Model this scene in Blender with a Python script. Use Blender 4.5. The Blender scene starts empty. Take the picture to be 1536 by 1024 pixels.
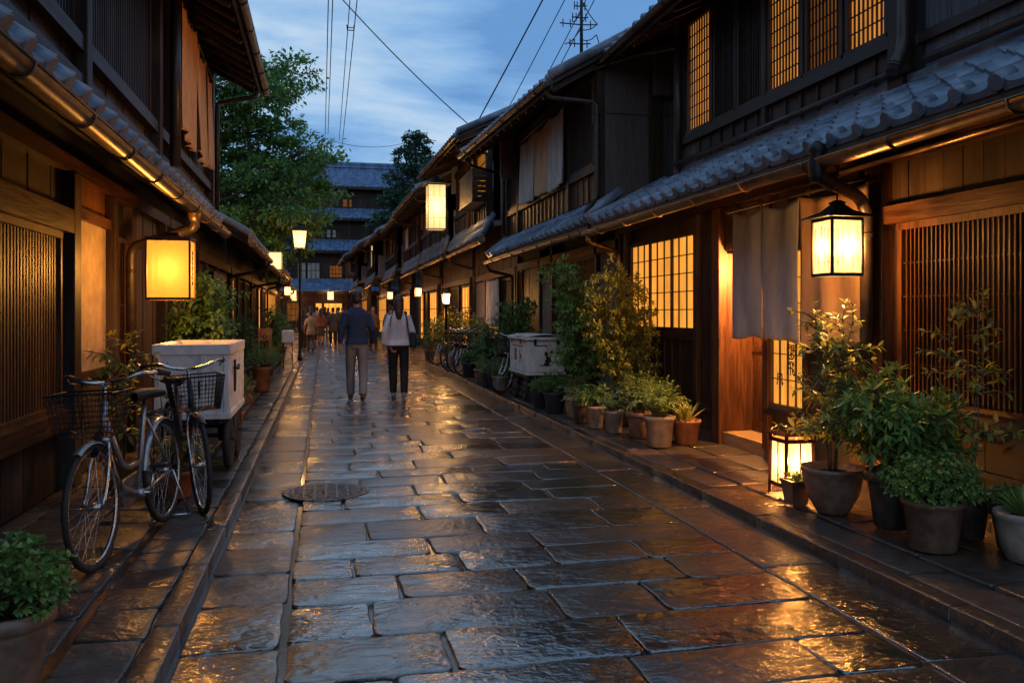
import bpy, math, random
import numpy as np
from mathutils import Vector, Matrix
from math import sin, cos, pi, radians, sqrt, atan2

sc = bpy.context.scene
COL = sc.collection
random.seed(7)
rng = np.random.default_rng(7)

# ------------------------------------------------------------------ camera, world, sun, exposure
YAW = radians(12.76)
cd = bpy.data.cameras.new("camera"); cam = bpy.data.objects.new("camera", cd); COL.objects.link(cam)
cd.sensor_width = 36; cd.lens = 1250 / 1536 * 36; cd.shift_y = -42 / 1536
cd.clip_start = 0.05; cd.clip_end = 2000
cam.location = (0, 0, 1.4); cam.rotation_euler = (radians(90), 0, -YAW)
sc.camera = cam
sc.view_settings.view_transform = 'Standard'; sc.view_settings.look = 'None'
sc.view_settings.gamma = 1; sc.view_settings.exposure = 0.0
try: sc.view_settings.use_curve_mapping = False
except Exception: pass
sc.render.engine = 'CYCLES'
sc.cycles.use_denoising = True
try: sc.cycles.denoiser = 'OPENIMAGEDENOISE'
except Exception: pass
sc.cycles.max_bounces = 6; sc.cycles.diffuse_bounces = 3; sc.cycles.glossy_bounces = 3
sc.cycles.transparent_max_bounces = 12; sc.cycles.transmission_bounces = 3
sc.cycles.sample_clamp_indirect = 4.0; sc.cycles.caustics_reflective = False
sc.cycles.use_light_tree = True

SUN_EL, SUN_ROT = radians(3), radians(200)
w = bpy.data.worlds.new("World"); sc.world = w; w.use_nodes = True
nt = w.node_tree; nt.nodes.clear()
def N(t, **k):
    n = nt.nodes.new(t)
    for a, b in k.items(): setattr(n, a, b)
    return n
L = lambda a, b: nt.links.new(a, b)
sky = N('ShaderNodeTexSky'); sky.sky_type = 'NISHITA'; sky.sun_disc = False
sky.sun_elevation = SUN_EL; sky.sun_rotation = SUN_ROT; sky.altitude = 50; sky.ozone_density = 3.5; sky.dust_density = 0.6
tc = N('ShaderNodeTexCoord'); sx = N('ShaderNodeSeparateXYZ'); L(tc.outputs['Generated'], sx.inputs[0])
zc = N('ShaderNodeMath', operation='MAXIMUM'); zc.inputs[1].default_value = 0.04; L(sx.outputs['Z'], zc.inputs[0])
za = N('ShaderNodeMath', operation='ADD'); za.inputs[1].default_value = 0.16; L(zc.outputs[0], za.inputs[0])
dx = N('ShaderNodeMath', operation='DIVIDE'); L(sx.outputs['X'], dx.inputs[0]); L(za.outputs[0], dx.inputs[1])
dy = N('ShaderNodeMath', operation='DIVIDE'); L(sx.outputs['Y'], dy.inputs[0]); L(za.outputs[0], dy.inputs[1])
cx = N('ShaderNodeCombineXYZ'); L(dx.outputs[0], cx.inputs[0]); L(dy.outputs[0], cx.inputs[1])
mp = N('ShaderNodeMapping'); mp.inputs['Scale'].default_value = (0.75, 1.25, 1); mp.inputs['Location'].default_value = (1.3, 0.45, 0); L(cx.outputs[0], mp.inputs[0])
n1 = N('ShaderNodeTexNoise'); n1.inputs['Scale'].default_value = 1.25; n1.inputs['Detail'].default_value = 9; n1.inputs['Roughness'].default_value = 0.56
n1.inputs['Distortion'].default_value = 0.25; L(mp.outputs[0], n1.inputs['Vector'])
cr = N('ShaderNodeValToRGB'); L(n1.outputs['Fac'], cr.inputs[0])
cr.color_ramp.elements[0].position = 0.40; cr.color_ramp.elements[0].color = (0.16, 0.36, 0.72, 1)
cr.color_ramp.elements[1].position = 0.63; cr.color_ramp.elements[1].color = (0.68, 0.82, 0.97, 1)
e = cr.color_ramp.elements.new(0.47); e.color = (0.27, 0.51, 0.86, 1)
e = cr.color_ramp.elements.new(0.56); e.color = (0.48, 0.69, 0.95, 1)
sm = N('ShaderNodeVectorMath', operation='SCALE'); sm.inputs['Scale'].default_value = 0.05; L(sky.outputs[0], sm.inputs[0])
mx = N('ShaderNodeMix', data_type='RGBA'); mx.inputs[0].default_value = 0.88
L(sm.outputs[0], mx.inputs[6]); L(cr.outputs[0], mx.inputs[7])
bg = N('ShaderNodeBackground'); bg.inputs['Strength'].default_value = 1.0; L(mx.outputs[2], bg.inputs[0])
wo = N('ShaderNodeOutputWorld'); L(bg.outputs[0], wo.inputs[0])

sl = bpy.data.lights.new("sun", 'SUN'); sl.energy = 0.12; sl.angle = radians(25); sl.color = (1, 0.8, 0.65)
so = bpy.data.objects.new("sun", sl); COL.objects.link(so)
so.rotation_euler = (radians(87), 0, radians(180) - SUN_ROT)

# ------------------------------------------------------------------ mesh helper
class MB:
    def __init__(s): s.v = []; s.f = []; s.sm = []; s.mi = []
    def add(s, vs, fs, smooth=False, mi=0):
        o = len(s.v); s.v.extend([tuple(p) for p in vs]); s.f.extend([tuple(i + o for i in f) for f in fs])
        s.sm.extend([smooth] * len(fs)); s.mi.extend([mi] * len(fs)); return s
    def box(s, x0, x1, y0, y1, z0, z1, mi=0):
        if x0 > x1: x0, x1 = x1, x0
        if y0 > y1: y0, y1 = y1, y0
        if z0 > z1: z0, z1 = z1, z0
        vs = [(x0,y0,z0),(x1,y0,z0),(x1,y1,z0),(x0,y1,z0),(x0,y0,z1),(x1,y0,z1),(x1,y1,z1),(x0,y1,z1)]
        return s.add(vs, [(0,3,2,1),(4,5,6,7),(0,1,5,4),(1,2,6,5),(2,3,7,6),(3,0,4,7)], mi=mi)
    def bevbox(s, x0, x1, y0, y1, z0, z1, b=0.01):
        # box with rounded vertical edges and chamfered top and bottom
        def ring(ins, z):
            out = []
            for (cxx, cyy, a0) in ((x1,y1,0),(x0,y1,90),(x0,y0,180),(x1,y0,270)):
                ox = cxx - math.copysign(b, cxx-(x0+x1)/2); oy = cyy - math.copysign(b, cyy-(y0+y1)/2)
                for k in range(4):
                    a = radians(a0 + 30*k); out.append((ox+(b-ins)*cos(a), oy+(b-ins)*sin(a), z))
            return out
        rings = [ring(b*.7, z0), ring(0, z0+b*.7), ring(0, z1-b*.7), ring(b*.7, z1)]
        vs = sum(rings, []); n = 16; fs = []
        for r in range(3):
            for k in range(n): fs.append((r*n+k, r*n+(k+1)%n, (r+1)*n+(k+1)%n, (r+1)*n+k))
        fs.append(tuple(range(n))[::-1]); fs.append(tuple(range(3*n, 4*n)))
        return s.add(vs, fs)
    def beam(s, p0, p1, w_, h_, up=(0,0,1)):
        p0 = Vector(p0); p1 = Vector(p1); d = (p1-p0)
        if d.length < 1e-6: return s
        d.normalize(); u = Vector(up); sd = d.cross(u)
        if sd.length < 1e-4: sd = d.cross(Vector((0,1,0)))
        sd.normalize(); u = sd.cross(d)
        vs = []
        for p in (p0, p1):
            for a, b in ((-1,-1),(1,-1),(1,1),(-1,1)): vs.append(p + sd*a*w_/2 + u*b*h_/2)
        return s.add(vs, [(0,1,2,3)[::-1],(4,5,6,7),(0,1,5,4),(1,2,6,5),(2,3,7,6),(3,0,4,7)])
    def tube(s, pts, r, n=8, smooth=True, caps=True, closed=False):
        pts = [Vector(p) for p in pts]; m = len(pts)
        rs = r if isinstance(r, (list, tuple)) else [r]*m
        vs = []; prev = None
        for i, p in enumerate(pts):
            if closed: d = pts[(i+1)%m] - pts[i-1]
            else: d = pts[min(i+1, m-1)] - pts[max(i-1, 0)]
            if d.length < 1e-9: d = Vector((0,0,1))
            d.normalize()
            if prev is None:
                a = Vector((0,0,1)) if abs(d.z) < .9 else Vector((1,0,0))
                u = d.cross(a).normalized()
            else:
                u = prev - d*prev.dot(d)
                if u.length < 1e-6: u = d.orthogonal()
                u.normalize()
            prev = u; v2 = d.cross(u)
            for k in range(n):
                a = 2*pi*k/n; vs.append(p + (u*cos(a) + v2*sin(a))*rs[i])
        fs = []
        for i in range(m if closed else m-1):
            j = (i+1) % m
            for k in range(n): fs.append((i*n+k, i*n+(k+1)%n, j*n+(k+1)%n, j*n+k))
        s.add(vs, fs, smooth)
        if caps and not closed:
            o = len(s.v) - m*n; s.f += [tuple(o+q for q in range(n))[::-1], tuple(o+q for q in range((m-1)*n, m*n))]; s.sm += [False]*2; s.mi += [0]*2
        return s
    def lathe(s, c, prof, n=24, smooth=True, sx=1, sy=1, a0=0):
        vs = []; fs = []
        for (r, z) in prof:
            for k in range(n):
                a = 2*pi*k/n + a0; vs.append((c[0]+r*cos(a)*sx, c[1]+r*sin(a)*sy, c[2]+z))
        m = len(prof)
        for i in range(m-1):
            for k in range(n): fs.append((i*n+k, i*n+(k+1)%n, (i+1)*n+(k+1)%n, (i+1)*n+k))
        fs.append(tuple(range(n))[::-1]); fs.append(tuple(range((m-1)*n, m*n)))
        return s.add(vs, fs, smooth)
    def quad(s, a, b, c, d): return s.add([a,b,c,d], [(0,1,2,3)])
    def grid(s, P, smooth=True):   # P[i][j]
        m = len(P); n = len(P[0]); vs = [p for row in P for p in row]
        return s.add(vs, [(i*n+j, i*n+j+1, (i+1)*n+j+1, (i+1)*n+j) for i in range(m-1) for j in range(n-1)], smooth)
    def build(s, name, mat, parent=None, label=None):
        me = bpy.data.meshes.new(name)
        off = Vector(parent_world(parent)) if parent is not None else Vector((0,0,0))
        vs = s.v if off.length == 0 else [(p[0]-off.x, p[1]-off.y, p[2]-off.z) for p in s.v]
        me.from_pydata(vs, [], s.f)
        me.polygons.foreach_set('use_smooth', s.sm)
        mats = mat if isinstance(mat, (list, tuple)) else [mat]
        for m_ in mats: me.materials.append(m_)
        if len(mats) > 1: me.polygons.foreach_set('material_index', s.mi)
        me.update()
        o = bpy.data.objects.new(name, me); COL.objects.link(o)
        if parent is not None: o.parent = parent
        if label: o['label'] = label
        return o

def parent_world(o):
    p = Vector((0,0,0))
    while o is not None: p += Vector(o.location); o = o.parent
    return p
def thing(name, label, cat, loc=(0,0,0), rz=0, group=None):
    o = bpy.data.objects.new(name, None); COL.objects.link(o)
    o.location = loc; o.rotation_euler = (0,0,rz); o.empty_display_size = .1
    o['label'] = label; o['category'] = cat
    if group: o['group'] = group
    return o
def tag(o, label, cat, group=None, kind=None):
    o['label'] = label; o['category'] = cat
    if group: o['group'] = group
    if kind: o['kind'] = kind
    return o
def struct(o): o['kind'] = 'structure'; return o
def recenter(o, p):
    p = Vector(p); o.data.transform(Matrix.Translation(-p)); o.location = p; return o
CH = {}
def dup(root, loc, rz=0, label=None, scale=None, group=None):
    kids = {}
    def cp(o, par):
        c = o.copy(); COL.objects.link(c)
        if par is not None: c.parent = par
        for k in [x for x in ALLK(o)]: cp(k, c)
        return c
    r = cp(root, None); r.location = loc; r.rotation_euler = (0,0,rz)
    if label: r['label'] = label
    if group: r['group'] = group
    if scale: r.scale = (scale,)*3 if not isinstance(scale, tuple) else scale
    return r
def ALLK(o): return list(o.children)

# ------------------------------------------------------------------ materials
def mat(name):
    m = bpy.data.materials.new(name); m.use_nodes = True
    t = m.node_tree; b = t.nodes['Principled BSDF']; return m, t, b
def nn(t, typ, **k):
    n = t.nodes.new(typ)
    for a, b in k.items(): setattr(n, a, b)
    return n
def ramp(t, src, stops):
    r = nn(t, 'ShaderNodeValToRGB'); t.links.new(src, r.inputs[0])
    el = r.color_ramp.elements
    el[0].position, el[0].color = stops[0][0], (*stops[0][1], 1)
    el[1].position, el[1].color = stops[-1][0], (*stops[-1][1], 1)
    for p, c in stops[1:-1]:
        x = el.new(p); x.color = (*c, 1)
    return r
def mapped(t, scale=(1,1,1), coord='Object'):
    c = nn(t, 'ShaderNodeTexCoord'); m = nn(t, 'ShaderNodeMapping'); m.inputs['Scale'].default_value = scale
    t.links.new(c.outputs[coord], m.inputs[0]); return m.outputs[0]
def noise(t, vec, scale, detail=4, rough=.55, dist=0):
    n = nn(t, 'ShaderNodeTexNoise'); n.inputs['Scale'].default_value = scale; n.inputs['Detail'].default_value = detail
    n.inputs['Roughness'].default_value = rough; n.inputs['Distortion'].default_value = dist
    t.links.new(vec, n.inputs['Vector']); return n.outputs['Fac']
def mixc(t, fac, a, b, blend='MIX'):
    m = nn(t, 'ShaderNodeMix', data_type='RGBA', blend_type=blend)
    for sock, v in ((m.inputs[0], fac), (m.inputs[6], a), (m.inputs[7], b)):
        if hasattr(v, 'is_output'): t.links.new(v, sock)
        elif isinstance(v, (int, float)): sock.default_value = v
        else: sock.default_value = (*v, 1)
    return m.outputs[2]
def bump(t, b, src, strength=.3, dist=.01, prev=None):
    n = nn(t, 'ShaderNodeBump'); n.inputs['Strength'].default_value = strength; n.inputs['Distance'].default_value = dist
    t.links.new(src, n.inputs['Height'])
    if prev is not None: t.links.new(prev, n.inputs['Normal'])
    if b is not None: t.links.new(n.outputs[0], b.inputs['Normal'])
    return n.outputs[0]
def wood(name, dark, light, axis='z', rough=.5, worn=None, isl=.45):
    m, t, b = mat(name)
    s = {'z': (9, 9, .7), 'y': (9, .7, 9), 'x': (.7, 9, 9)}[axis]
    v = mapped(t, s); g = nn(t, 'ShaderNodeNewGeometry')
    # shift the grain per board
    ad = nn(t, 'ShaderNodeVectorMath', operation='ADD'); sc_ = nn(t, 'ShaderNodeMath', operation='MULTIPLY'); sc_.inputs[1].default_value = 37
    t.links.new(g.outputs['Random Per Island'], sc_.inputs[0]); t.links.new(v, ad.inputs[0]); t.links.new(sc_.outputs[0], ad.inputs[1])
    f = noise(t, ad.outputs[0], 3.0, 6, .62, .6)
    r = ramp(t, f, [(.3, dark), (.52, tuple((a+c)/2 for a, c in zip(dark, light))), (.75, light)])
    f2 = noise(t, mapped(t, (1,1,.5)), 1.3, 3)
    c = r.outputs[0]
    iv = nn(t, 'ShaderNodeMapRange'); iv.inputs['To Min'].default_value = 1-isl; iv.inputs['To Max'].default_value = 1+isl
    t.links.new(g.outputs['Random Per Island'], iv.inputs[0])
    mu = nn(t, 'ShaderNodeVectorMath', operation='SCALE'); t.links.new(c, mu.inputs[0]); t.links.new(iv.outputs[0], mu.inputs['Scale'])
    c = mu.outputs[0]
    if worn: c = mixc(t, ramp(t, f2, [(.5, (0,0,0)), (.72, (1,1,1))]).outputs[0], c, worn)
    t.links.new(c, b.inputs['Base Color'])
    rr = nn(t, 'ShaderNodeMapRange'); rr.inputs['To Min'].default_value = rough-.15; rr.inputs['To Max'].default_value = rough+.25
    t.links.new(f, rr.inputs[0]); t.links.new(rr.outputs[0], b.inputs['Roughness'])
    bump(t, b, f, .5, .008); b.inputs['Specular IOR Level'].default_value = .3
    return m
def plain(name, col, rough=.5, metal=0, nscale=8, var=.25, bmp=.15, coat=0):
    m, t, b = mat(name)
    f = noise(t, mapped(t), nscale, 5, .6)
    lo = tuple(c*(1-var) for c in col); hi = tuple(min(1, c*(1+var)) for c in col)
    t.links.new(ramp(t, f, [(.35, lo), (.65, hi)]).outputs[0], b.inputs['Base Color'])
    b.inputs['Metallic'].default_value = metal
    rr = nn(t, 'ShaderNodeMapRange'); rr.inputs['To Min'].default_value = max(0.03, rough-.12); rr.inputs['To Max'].default_value = min(1, rough+.15)
    t.links.new(f, rr.inputs[0]); t.links.new(rr.outputs[0], b.inputs['Roughness'])
    if coat: b.inputs['Coat Weight'].default_value = coat; b.inputs['Coat Roughness'].default_value = .1
    if bmp: bump(t, b, noise(t, mapped(t), nscale*6, 3), bmp, .004)
    return m
def stone(name, dark, light, wet=.2, dry=.5, bs=.5, scale=1.0, coat=.3, ior=1.5):
    m, t, b = mat(name)
    v = mapped(t); g = nn(t, 'ShaderNodeNewGeometry')
    big = noise(t, v, 1.1*scale, 4, .6); mid = noise(t, v, 14*scale, 5, .65); fine = noise(t, v, 60*scale, 4, .75)
    c = ramp(t, mid, [(.3, dark), (.7, light)]).outputs[0]
    iv = nn(t, 'ShaderNodeMapRange'); iv.inputs['To Min'].default_value = .6; iv.inputs['To Max'].default_value = 1.4
    t.links.new(g.outputs['Random Per Island'], iv.inputs[0])
    mu = nn(t, 'ShaderNodeVectorMath', operation='SCALE'); t.links.new(c, mu.inputs[0]); t.links.new(iv.outputs[0], mu.inputs['Scale'])
    c = mixc(t, g.outputs['Random Per Island'], mu.outputs[0], mixc(t, .5, mu.outputs[0], (light[0]*1.25, light[1]*.9, light[2]*.7)))
    # pale speckles
    sp = ramp(t, fine, [(.60, (0,0,0)), (.68, (1,1,1))]).outputs[0]
    c = mixc(t, mixc(t, .5, (0,0,0), sp), c, tuple(x*1.8 for x in light))
    t.links.new(c, b.inputs['Base Color'])
    a1 = nn(t, 'ShaderNodeMath', operation='ADD'); t.links.new(big, a1.inputs[0]); t.links.new(g.outputs['Random Per Island'], a1.inputs[1])
    rr = nn(t, 'ShaderNodeMapRange'); rr.inputs['From Min'].default_value = .5; rr.inputs['From Max'].default_value = 1.5
    rr.inputs['To Min'].default_value = wet; rr.inputs['To Max'].default_value = dry
    t.links.new(a1.outputs[0], rr.inputs[0]); t.links.new(rr.outputs[0], b.inputs['Roughness'])
    cw = nn(t, 'ShaderNodeMapRange'); cw.inputs['To Min'].default_value = coat*.45; cw.inputs['To Max'].default_value = coat; t.links.new(a1.outputs[0], cw.inputs[0]); cw.inputs['From Min'].default_value = 1.35; cw.inputs['From Max'].default_value = .6; t.links.new(cw.outputs[0], b.inputs['Coat Weight']); b.inputs['Coat Roughness'].default_value = .06; b.inputs['Coat IOR'].default_value = ior; b.inputs['IOR'].default_value = 1.55
    w1 = noise(t, mapped(t, (1, 2.0, 1)), 7*scale, 4, .55, 1.2)
    grit = noise(t, v, 34*scale, 3, .6)
    pud = ramp(t, noise(t, v, 1.9*scale, 4, .6), [(.44, (1,1,1)), (.60, (.12,.12,.12))]).outputs[0]
    def mul(x): q = nn(t, 'ShaderNodeMath', operation='MULTIPLY'); t.links.new(x, q.inputs[0]); t.links.new(pud, q.inputs[1]); return q.outputs[0]
    p = bump(t, None, w1, min(1, bs*1.2), .020); p = bump(t, None, mul(mid), min(1, bs*1.3), .012, p); p = bump(t, b, mul(grit), .9, .005, p)
    pc = bump(t, None, w1, min(1, bs*.9), .013); pc = bump(t, None, mul(mid), min(1, bs*1.2), .009, pc); pc = bump(t, None, mul(grit), .9, .0045, pc)
    t.links.new(pc, b.inputs['Coat Normal'])
    return m
def tilemat(name, dark, light, rough=.38):
    m, t, b = mat(name)
    g = nn(t, 'ShaderNodeNewGeometry')
    f = noise(t, mapped(t), 5, 5, .6); f2 = noise(t, mapped(t), 40, 4)
    br = noise(t, mapped(t, (1,1,1)), 2.2, 2)
    c = ramp(t, f, [(.3, dark), (.7, light)]).outputs[0]
    c = mixc(t, br, c, mixc(t, .5, c, (.10,.11,.13)))
    sn = nn(t, 'ShaderNodeVectorMath', operation='SNAP'); t.links.new(mapped(t), sn.inputs[0]); sn.inputs[1].default_value = (.23,.29,5)
    wn = nn(t, 'ShaderNodeTexWhiteNoise'); t.links.new(sn.outputs[0], wn.inputs['Vector'])
    vr = nn(t, 'ShaderNodeMapRange'); vr.inputs['To Min'].default_value = .62; vr.inputs['To Max'].default_value = 1.25; t.links.new(wn.outputs['Value'], vr.inputs[0])
    vm = nn(t, 'ShaderNodeVectorMath', operation='SCALE'); t.links.new(c, vm.inputs[0]); t.links.new(vr.outputs[0], vm.inputs['Scale']); c = vm.outputs[0]
    t.links.new(c, b.inputs['Base Color'])
    rr = nn(t, 'ShaderNodeMapRange'); rr.inputs['To Min'].default_value = rough-.12; rr.inputs['To Max'].default_value = rough+.2
    t.links.new(f, rr.inputs[0]); t.links.new(rr.outputs[0], b.inputs['Roughness'])
    bump(t, b, f2, .3, .004)
    return m
def glow(name, col, strength, var=.25, transp=.25, nscale=6, grain=None, trl=.0, tcol=None):
    # lit paper: lets part of the bulb's light through, glows itself
    m, t, b = mat(name); out = t.nodes['Material Output']; t.nodes.remove(b)
    v = mapped(t, grain or (1,1,1))
    f = noise(t, v, nscale, 4, .55)
    rr = nn(t, 'ShaderNodeMapRange'); rr.inputs['To Min'].default_value = strength*(1-var); rr.inputs['To Max'].default_value = strength*(1+var)
    f0 = noise(t, mapped(t), 1.7, 3, .6); ff = nn(t, 'ShaderNodeMath', operation='MULTIPLY_ADD'); t.links.new(f0, ff.inputs[0]); ff.inputs[1].default_value = 1.0; t.links.new(f, ff.inputs[2]); fg = nn(t, 'ShaderNodeMath', operation='SUBTRACT'); t.links.new(ff.outputs[0], fg.inputs[0]); fg.inputs[1].default_value = .5; rr.clamp = False; t.links.new(fg.outputs[0], rr.inputs[0])
    em = nn(t, 'ShaderNodeEmission'); em.inputs[0].default_value = (*col, 1); t.links.new(rr.outputs[0], em.inputs[1])
    df = nn(t, 'ShaderNodeBsdfTranslucent'); df.inputs[0].default_value = (*tuple(c*trl for c in (tcol or col)), 1)
    a = nn(t, 'ShaderNodeAddShader'); t.links.new(em.outputs[0], a.inputs[0]); t.links.new(df.outputs[0], a.inputs[1])
    last = a.outputs[0]
    if transp > 0:
        tr = nn(t, 'ShaderNodeBsdfTransparent'); tr.inputs[0].default_value = (1, .80, .52, 1)
        mxs = nn(t, 'ShaderNodeMixShader'); mxs.inputs[0].default_value = transp
        t.links.new(last, mxs.inputs[1]); t.links.new(tr.outputs[0], mxs.inputs[2]); last = mxs.outputs[0]
    t.links.new(last, out.inputs[0]); return m
def leafmat(name, dark, light, yellow=None, trans=.25):
    m, t, b = mat(name)
    g = nn(t, 'ShaderNodeNewGeometry')
    f = noise(t, mapped(t), 3.0, 3)
    st = [(0, dark), (.6, light), (1, yellow or light)]
    r = ramp(t, g.outputs['Random Per Island'], st).outputs[0]
    c = mixc(t, ramp(t, f, [(.35, (0,0,0)), (.7, (1,1,1))]).outputs[0], mixc(t, .35, r, dark), r)
    t.links.new(c, b.inputs['Base Color']); b.inputs['Roughness'].default_value = .42
    tr = nn(t, 'ShaderNodeBsdfTranslucent'); t.links.new(c, tr.inputs[0])
    ms = nn(t, 'ShaderNodeMixShader'); ms.inputs[0].default_value = trans
    out = t.nodes['Material Output']
    t.links.new(b.outputs[0], ms.inputs[1]); t.links.new(tr.outputs[0], ms.inputs[2]); t.links.new(ms.outputs[0], out.inputs[0])
    return m
def cloth(name, col, rough=.9, scale=160, wr=.8):
    m, t, b = mat(name)
    f = noise(t, mapped(t, (1,1,.35)), 6, 5, .6); wv = noise(t, mapped(t), scale, 2)
    lo = tuple(c*.72 for c in col); hi = tuple(min(1, c*1.15) for c in col)
    t.links.new(ramp(t, f, [(.3, lo), (.7, hi)]).outputs[0], b.inputs['Base Color'])
    b.inputs['Roughness'].default_value = rough
    p = bump(t, None, f, wr, .02); bump(t, b, wv, .25, .002, p)
    return m

M = {}
M['wood'] = wood('dark_cedar', (.008,.0045,.003), (.052,.026,.015), 'z', .5, worn=(.085,.060,.045))
M['woodh'] = wood('dark_cedar_beam', (.009,.005,.0035), (.052,.026,.014), 'y', .45, isl=.25)
M['woodx'] = wood('dark_cedar_cross', (.020,.011,.007), (.085,.045,.025), 'x', .5, isl=.25)
M['brown'] = wood('brown_cedar', (.025,.009,.004), (.14,.052,.019), 'z', .42, isl=.3)
M['brownh'] = wood('brown_cedar_beam', (.022,.008,.003), (.10,.038,.014), 'y', .42, isl=.2)
M['grey'] = wood('weathered_boards', (.045,.045,.048), (.15,.15,.16), 'z', .6, isl=.35)
M['greyd'] = wood('smoked_boards', (.06,.052,.048), (.125,.105,.095), 'z', .7, isl=.08)
M['black'] = plain('black_and_shaded_wood', (.012,.010,.009), .75, nscale=20)
M['plaster'] = plain('earthen_plaster', (.27,.20,.155), .85, nscale=5, var=.22, bmp=.4)
M['plasterg'] = plain('grey_plaster', (.22,.21,.21), .85, nscale=4, var=.2, bmp=.3)
M['plasterl'] = plain('pale_plaster', (.5,.44,.36), .85, nscale=4, var=.2, bmp=.3)
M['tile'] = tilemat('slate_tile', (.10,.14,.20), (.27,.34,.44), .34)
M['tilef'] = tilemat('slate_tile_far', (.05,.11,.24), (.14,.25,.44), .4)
M['copper'] = plain('aged_copper', (.20,.13,.075), .34, .85, nscale=6, var=.35, bmp=.1)
M['pipe'] = plain('painted_pipe', (.050,.036,.030), .38, .35, nscale=10, var=.3, bmp=.1)
M['steel'] = plain('brushed_steel', (.55,.54,.53), .25, 1, nscale=20, var=.15, bmp=0)
M['iron'] = plain('black_iron', (.02,.02,.022), .45, .5, nscale=20)
M['rubber'] = plain('rubber', (.018,.017,.017), .65, nscale=30)
M['white'] = plain('scuffed_white_paint', (.72,.70,.67), .5, nscale=5, var=.18, bmp=.12)
def _dirty():
    m = plain('stained_white_paint', (.72,.70,.67), .5, nscale=5, var=.14, bmp=.12); t = m.node_tree; b = t.nodes['Principled BSDF']
    src = b.inputs['Base Color'].links[0].from_socket
    st = ramp(t, noise(t, mapped(t, (1,1,.45)), 5.5, 6, .68, .4), [(.52, (0,0,0)), (.72, (1,1,1))]).outputs[0]
    sp = ramp(t, noise(t, mapped(t), 38, 3, .7), [(.64, (0,0,0)), (.68, (1,1,1))]).outputs[0]
    c = mixc(t, st, src, (.33,.24,.17)); c = mixc(t, sp, c, (.16,.10,.06)); t.links.new(c, b.inputs['Base Color']); return m
M['white'] = _dirty()
M['sill'] = wood('pale_lamplit_sill', (.22,.13,.06), (.46,.29,.15), 'y', .5, isl=.1)  # threshold wood coloured pale to stand in for lamplight falling on it
M['cover'] = plain('cover_iron', (.10,.10,.105), .28, .8, nscale=25, var=.5, bmp=.5)
M['stone'] = stone('wet_granite', (.009,.009,.010), (.050,.046,.045), .16, .42, .55, coat=1.0, ior=2.3)
M['kerb'] = stone('kerb_granite', (.014,.011,.010), (.060,.048,.040), .18, .38, .45, 1.2, .5)
M['slab'] = stone('walk_slab', (.020,.018,.016), (.085,.072,.064), .24, .50, .55, .9, .3)
M['joint'] = plain('wet_joint', (.008,.008,.009), .30, nscale=7, var=.4, bmp=.5, coat=.45)
M['soil'] = plain('potting_soil', (.03,.02,.014), .95, nscale=30, bmp=.6)
M['asph'] = plain('ground', (.04,.038,.036), .8, nscale=3)
M['paper'] = glow('lantern_paper_amber', (1.0,.46,.040), .92, .22, .40, 6, trl=.034, tcol=(1,.75,.30))
M['paperw'] = glow('lantern_paper_white', (1.0,.62,.22), .72, .18, .42, 6, trl=.085, tcol=(1,1,.85))
M['glow_far'] = glow('lit_paper', (1.0,.66,.28), 1.2, .15, .25, 3, trl=.05, tcol=(1,1,.9))
M['shoji'] = glow('lit_shoji', (1.0,.37,.045), 1.0, .6, 0, 5, (1, 14, .4))
M['shojiu'] = glow('tan_lit_shoji', (1.0,.38,.065), .62, .7, 0, 5, (1, 14, .4))
M['shojid'] = glow('dim_shoji', (1.0,.33,.06), .16, .5, 0, 5, (1, 14, .4))
M['shojiw'] = glow('bright_shoji', (1.0,.36,.05), 1.5, .5, 0, 4, (1, 7, .8))
M['noren'] = cloth('grey_linen', (.31,.32,.36))
M['norent'] = cloth('tan_linen', (.52,.32,.17))
M['linen'] = cloth('pale_linen', (.46,.42,.38))
M['orange_cloth'] = cloth('ochre_linen', (.80,.40,.17))
M['ink'] = plain('ink', (.015,.012,.010), .7, nscale=30, bmp=0)
M['terra'] = plain('terracotta', (.30,.12,.055), .6, nscale=9, var=.3, bmp=.3)
M['clay'] = plain('pale_clay', (.34,.26,.20), .6, nscale=9, var=.3, bmp=.3)
M['potd'] = plain('dark_glazed_pot', (.085,.058,.045), .32, nscale=9, var=.4, bmp=.2, coat=.3)
M['potb'] = plain('brown_glazed_pot', (.22,.125,.08), .38, nscale=9, var=.4, bmp=.2, coat=.2)
M['potg'] = plain('grey_plastic_pot', (.045,.045,.05), .45, nscale=9, var=.2, bmp=.1)
M['bark'] = plain('bark', (.09,.06,.04), .85, nscale=20, var=.4, bmp=.6)
M['stem'] = plain('plant_stem', (.12,.085,.045), .7, nscale=20, var=.3)
M['lf_olive'] = leafmat('olive_leaf', (.14,.16,.03), (.38,.38,.07), (.56,.46,.08), .4)
M['lf_green'] = leafmat('green_leaf', (.07,.16,.04), (.20,.36,.08), (.34,.44,.10), .35)
M['lf_dark'] = leafmat('dark_leaf', (.05,.12,.045), (.15,.28,.07), (.28,.34,.08), .3)
M['lf_bright'] = leafmat('bright_leaf', (.09,.19,.04), (.24,.40,.09), (.38,.48,.13), .3)
M['lf_tree'] = leafmat('tree_leaf', (.05,.14,.035), (.17,.34,.08), (.34,.45,.10), .4)
M['lf_pine'] = leafmat('conifer_leaf', (.02,.055,.035), (.05,.12,.06), (.09,.15,.07), .2)
M['skin'] = plain('skin', (.42,.24,.16), .5, nscale=6, var=.08, bmp=0)
M['cable'] = plain('black_cable', (.015,.015,.018), .6, nscale=5, bmp=0)

# ------------------------------------------------------------------ ground and paving
g = MB(); g.quad((-400,-200,-.12),(400,-200,-.12),(400,600,-.12),(-400,600,-.12))
struct(g.build('ground', M['asph']))
g = MB(); g.box(-.85, 3.1, -3, 72, -.12, -.021); struct(g.build('street_bed', M['joint']))

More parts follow.
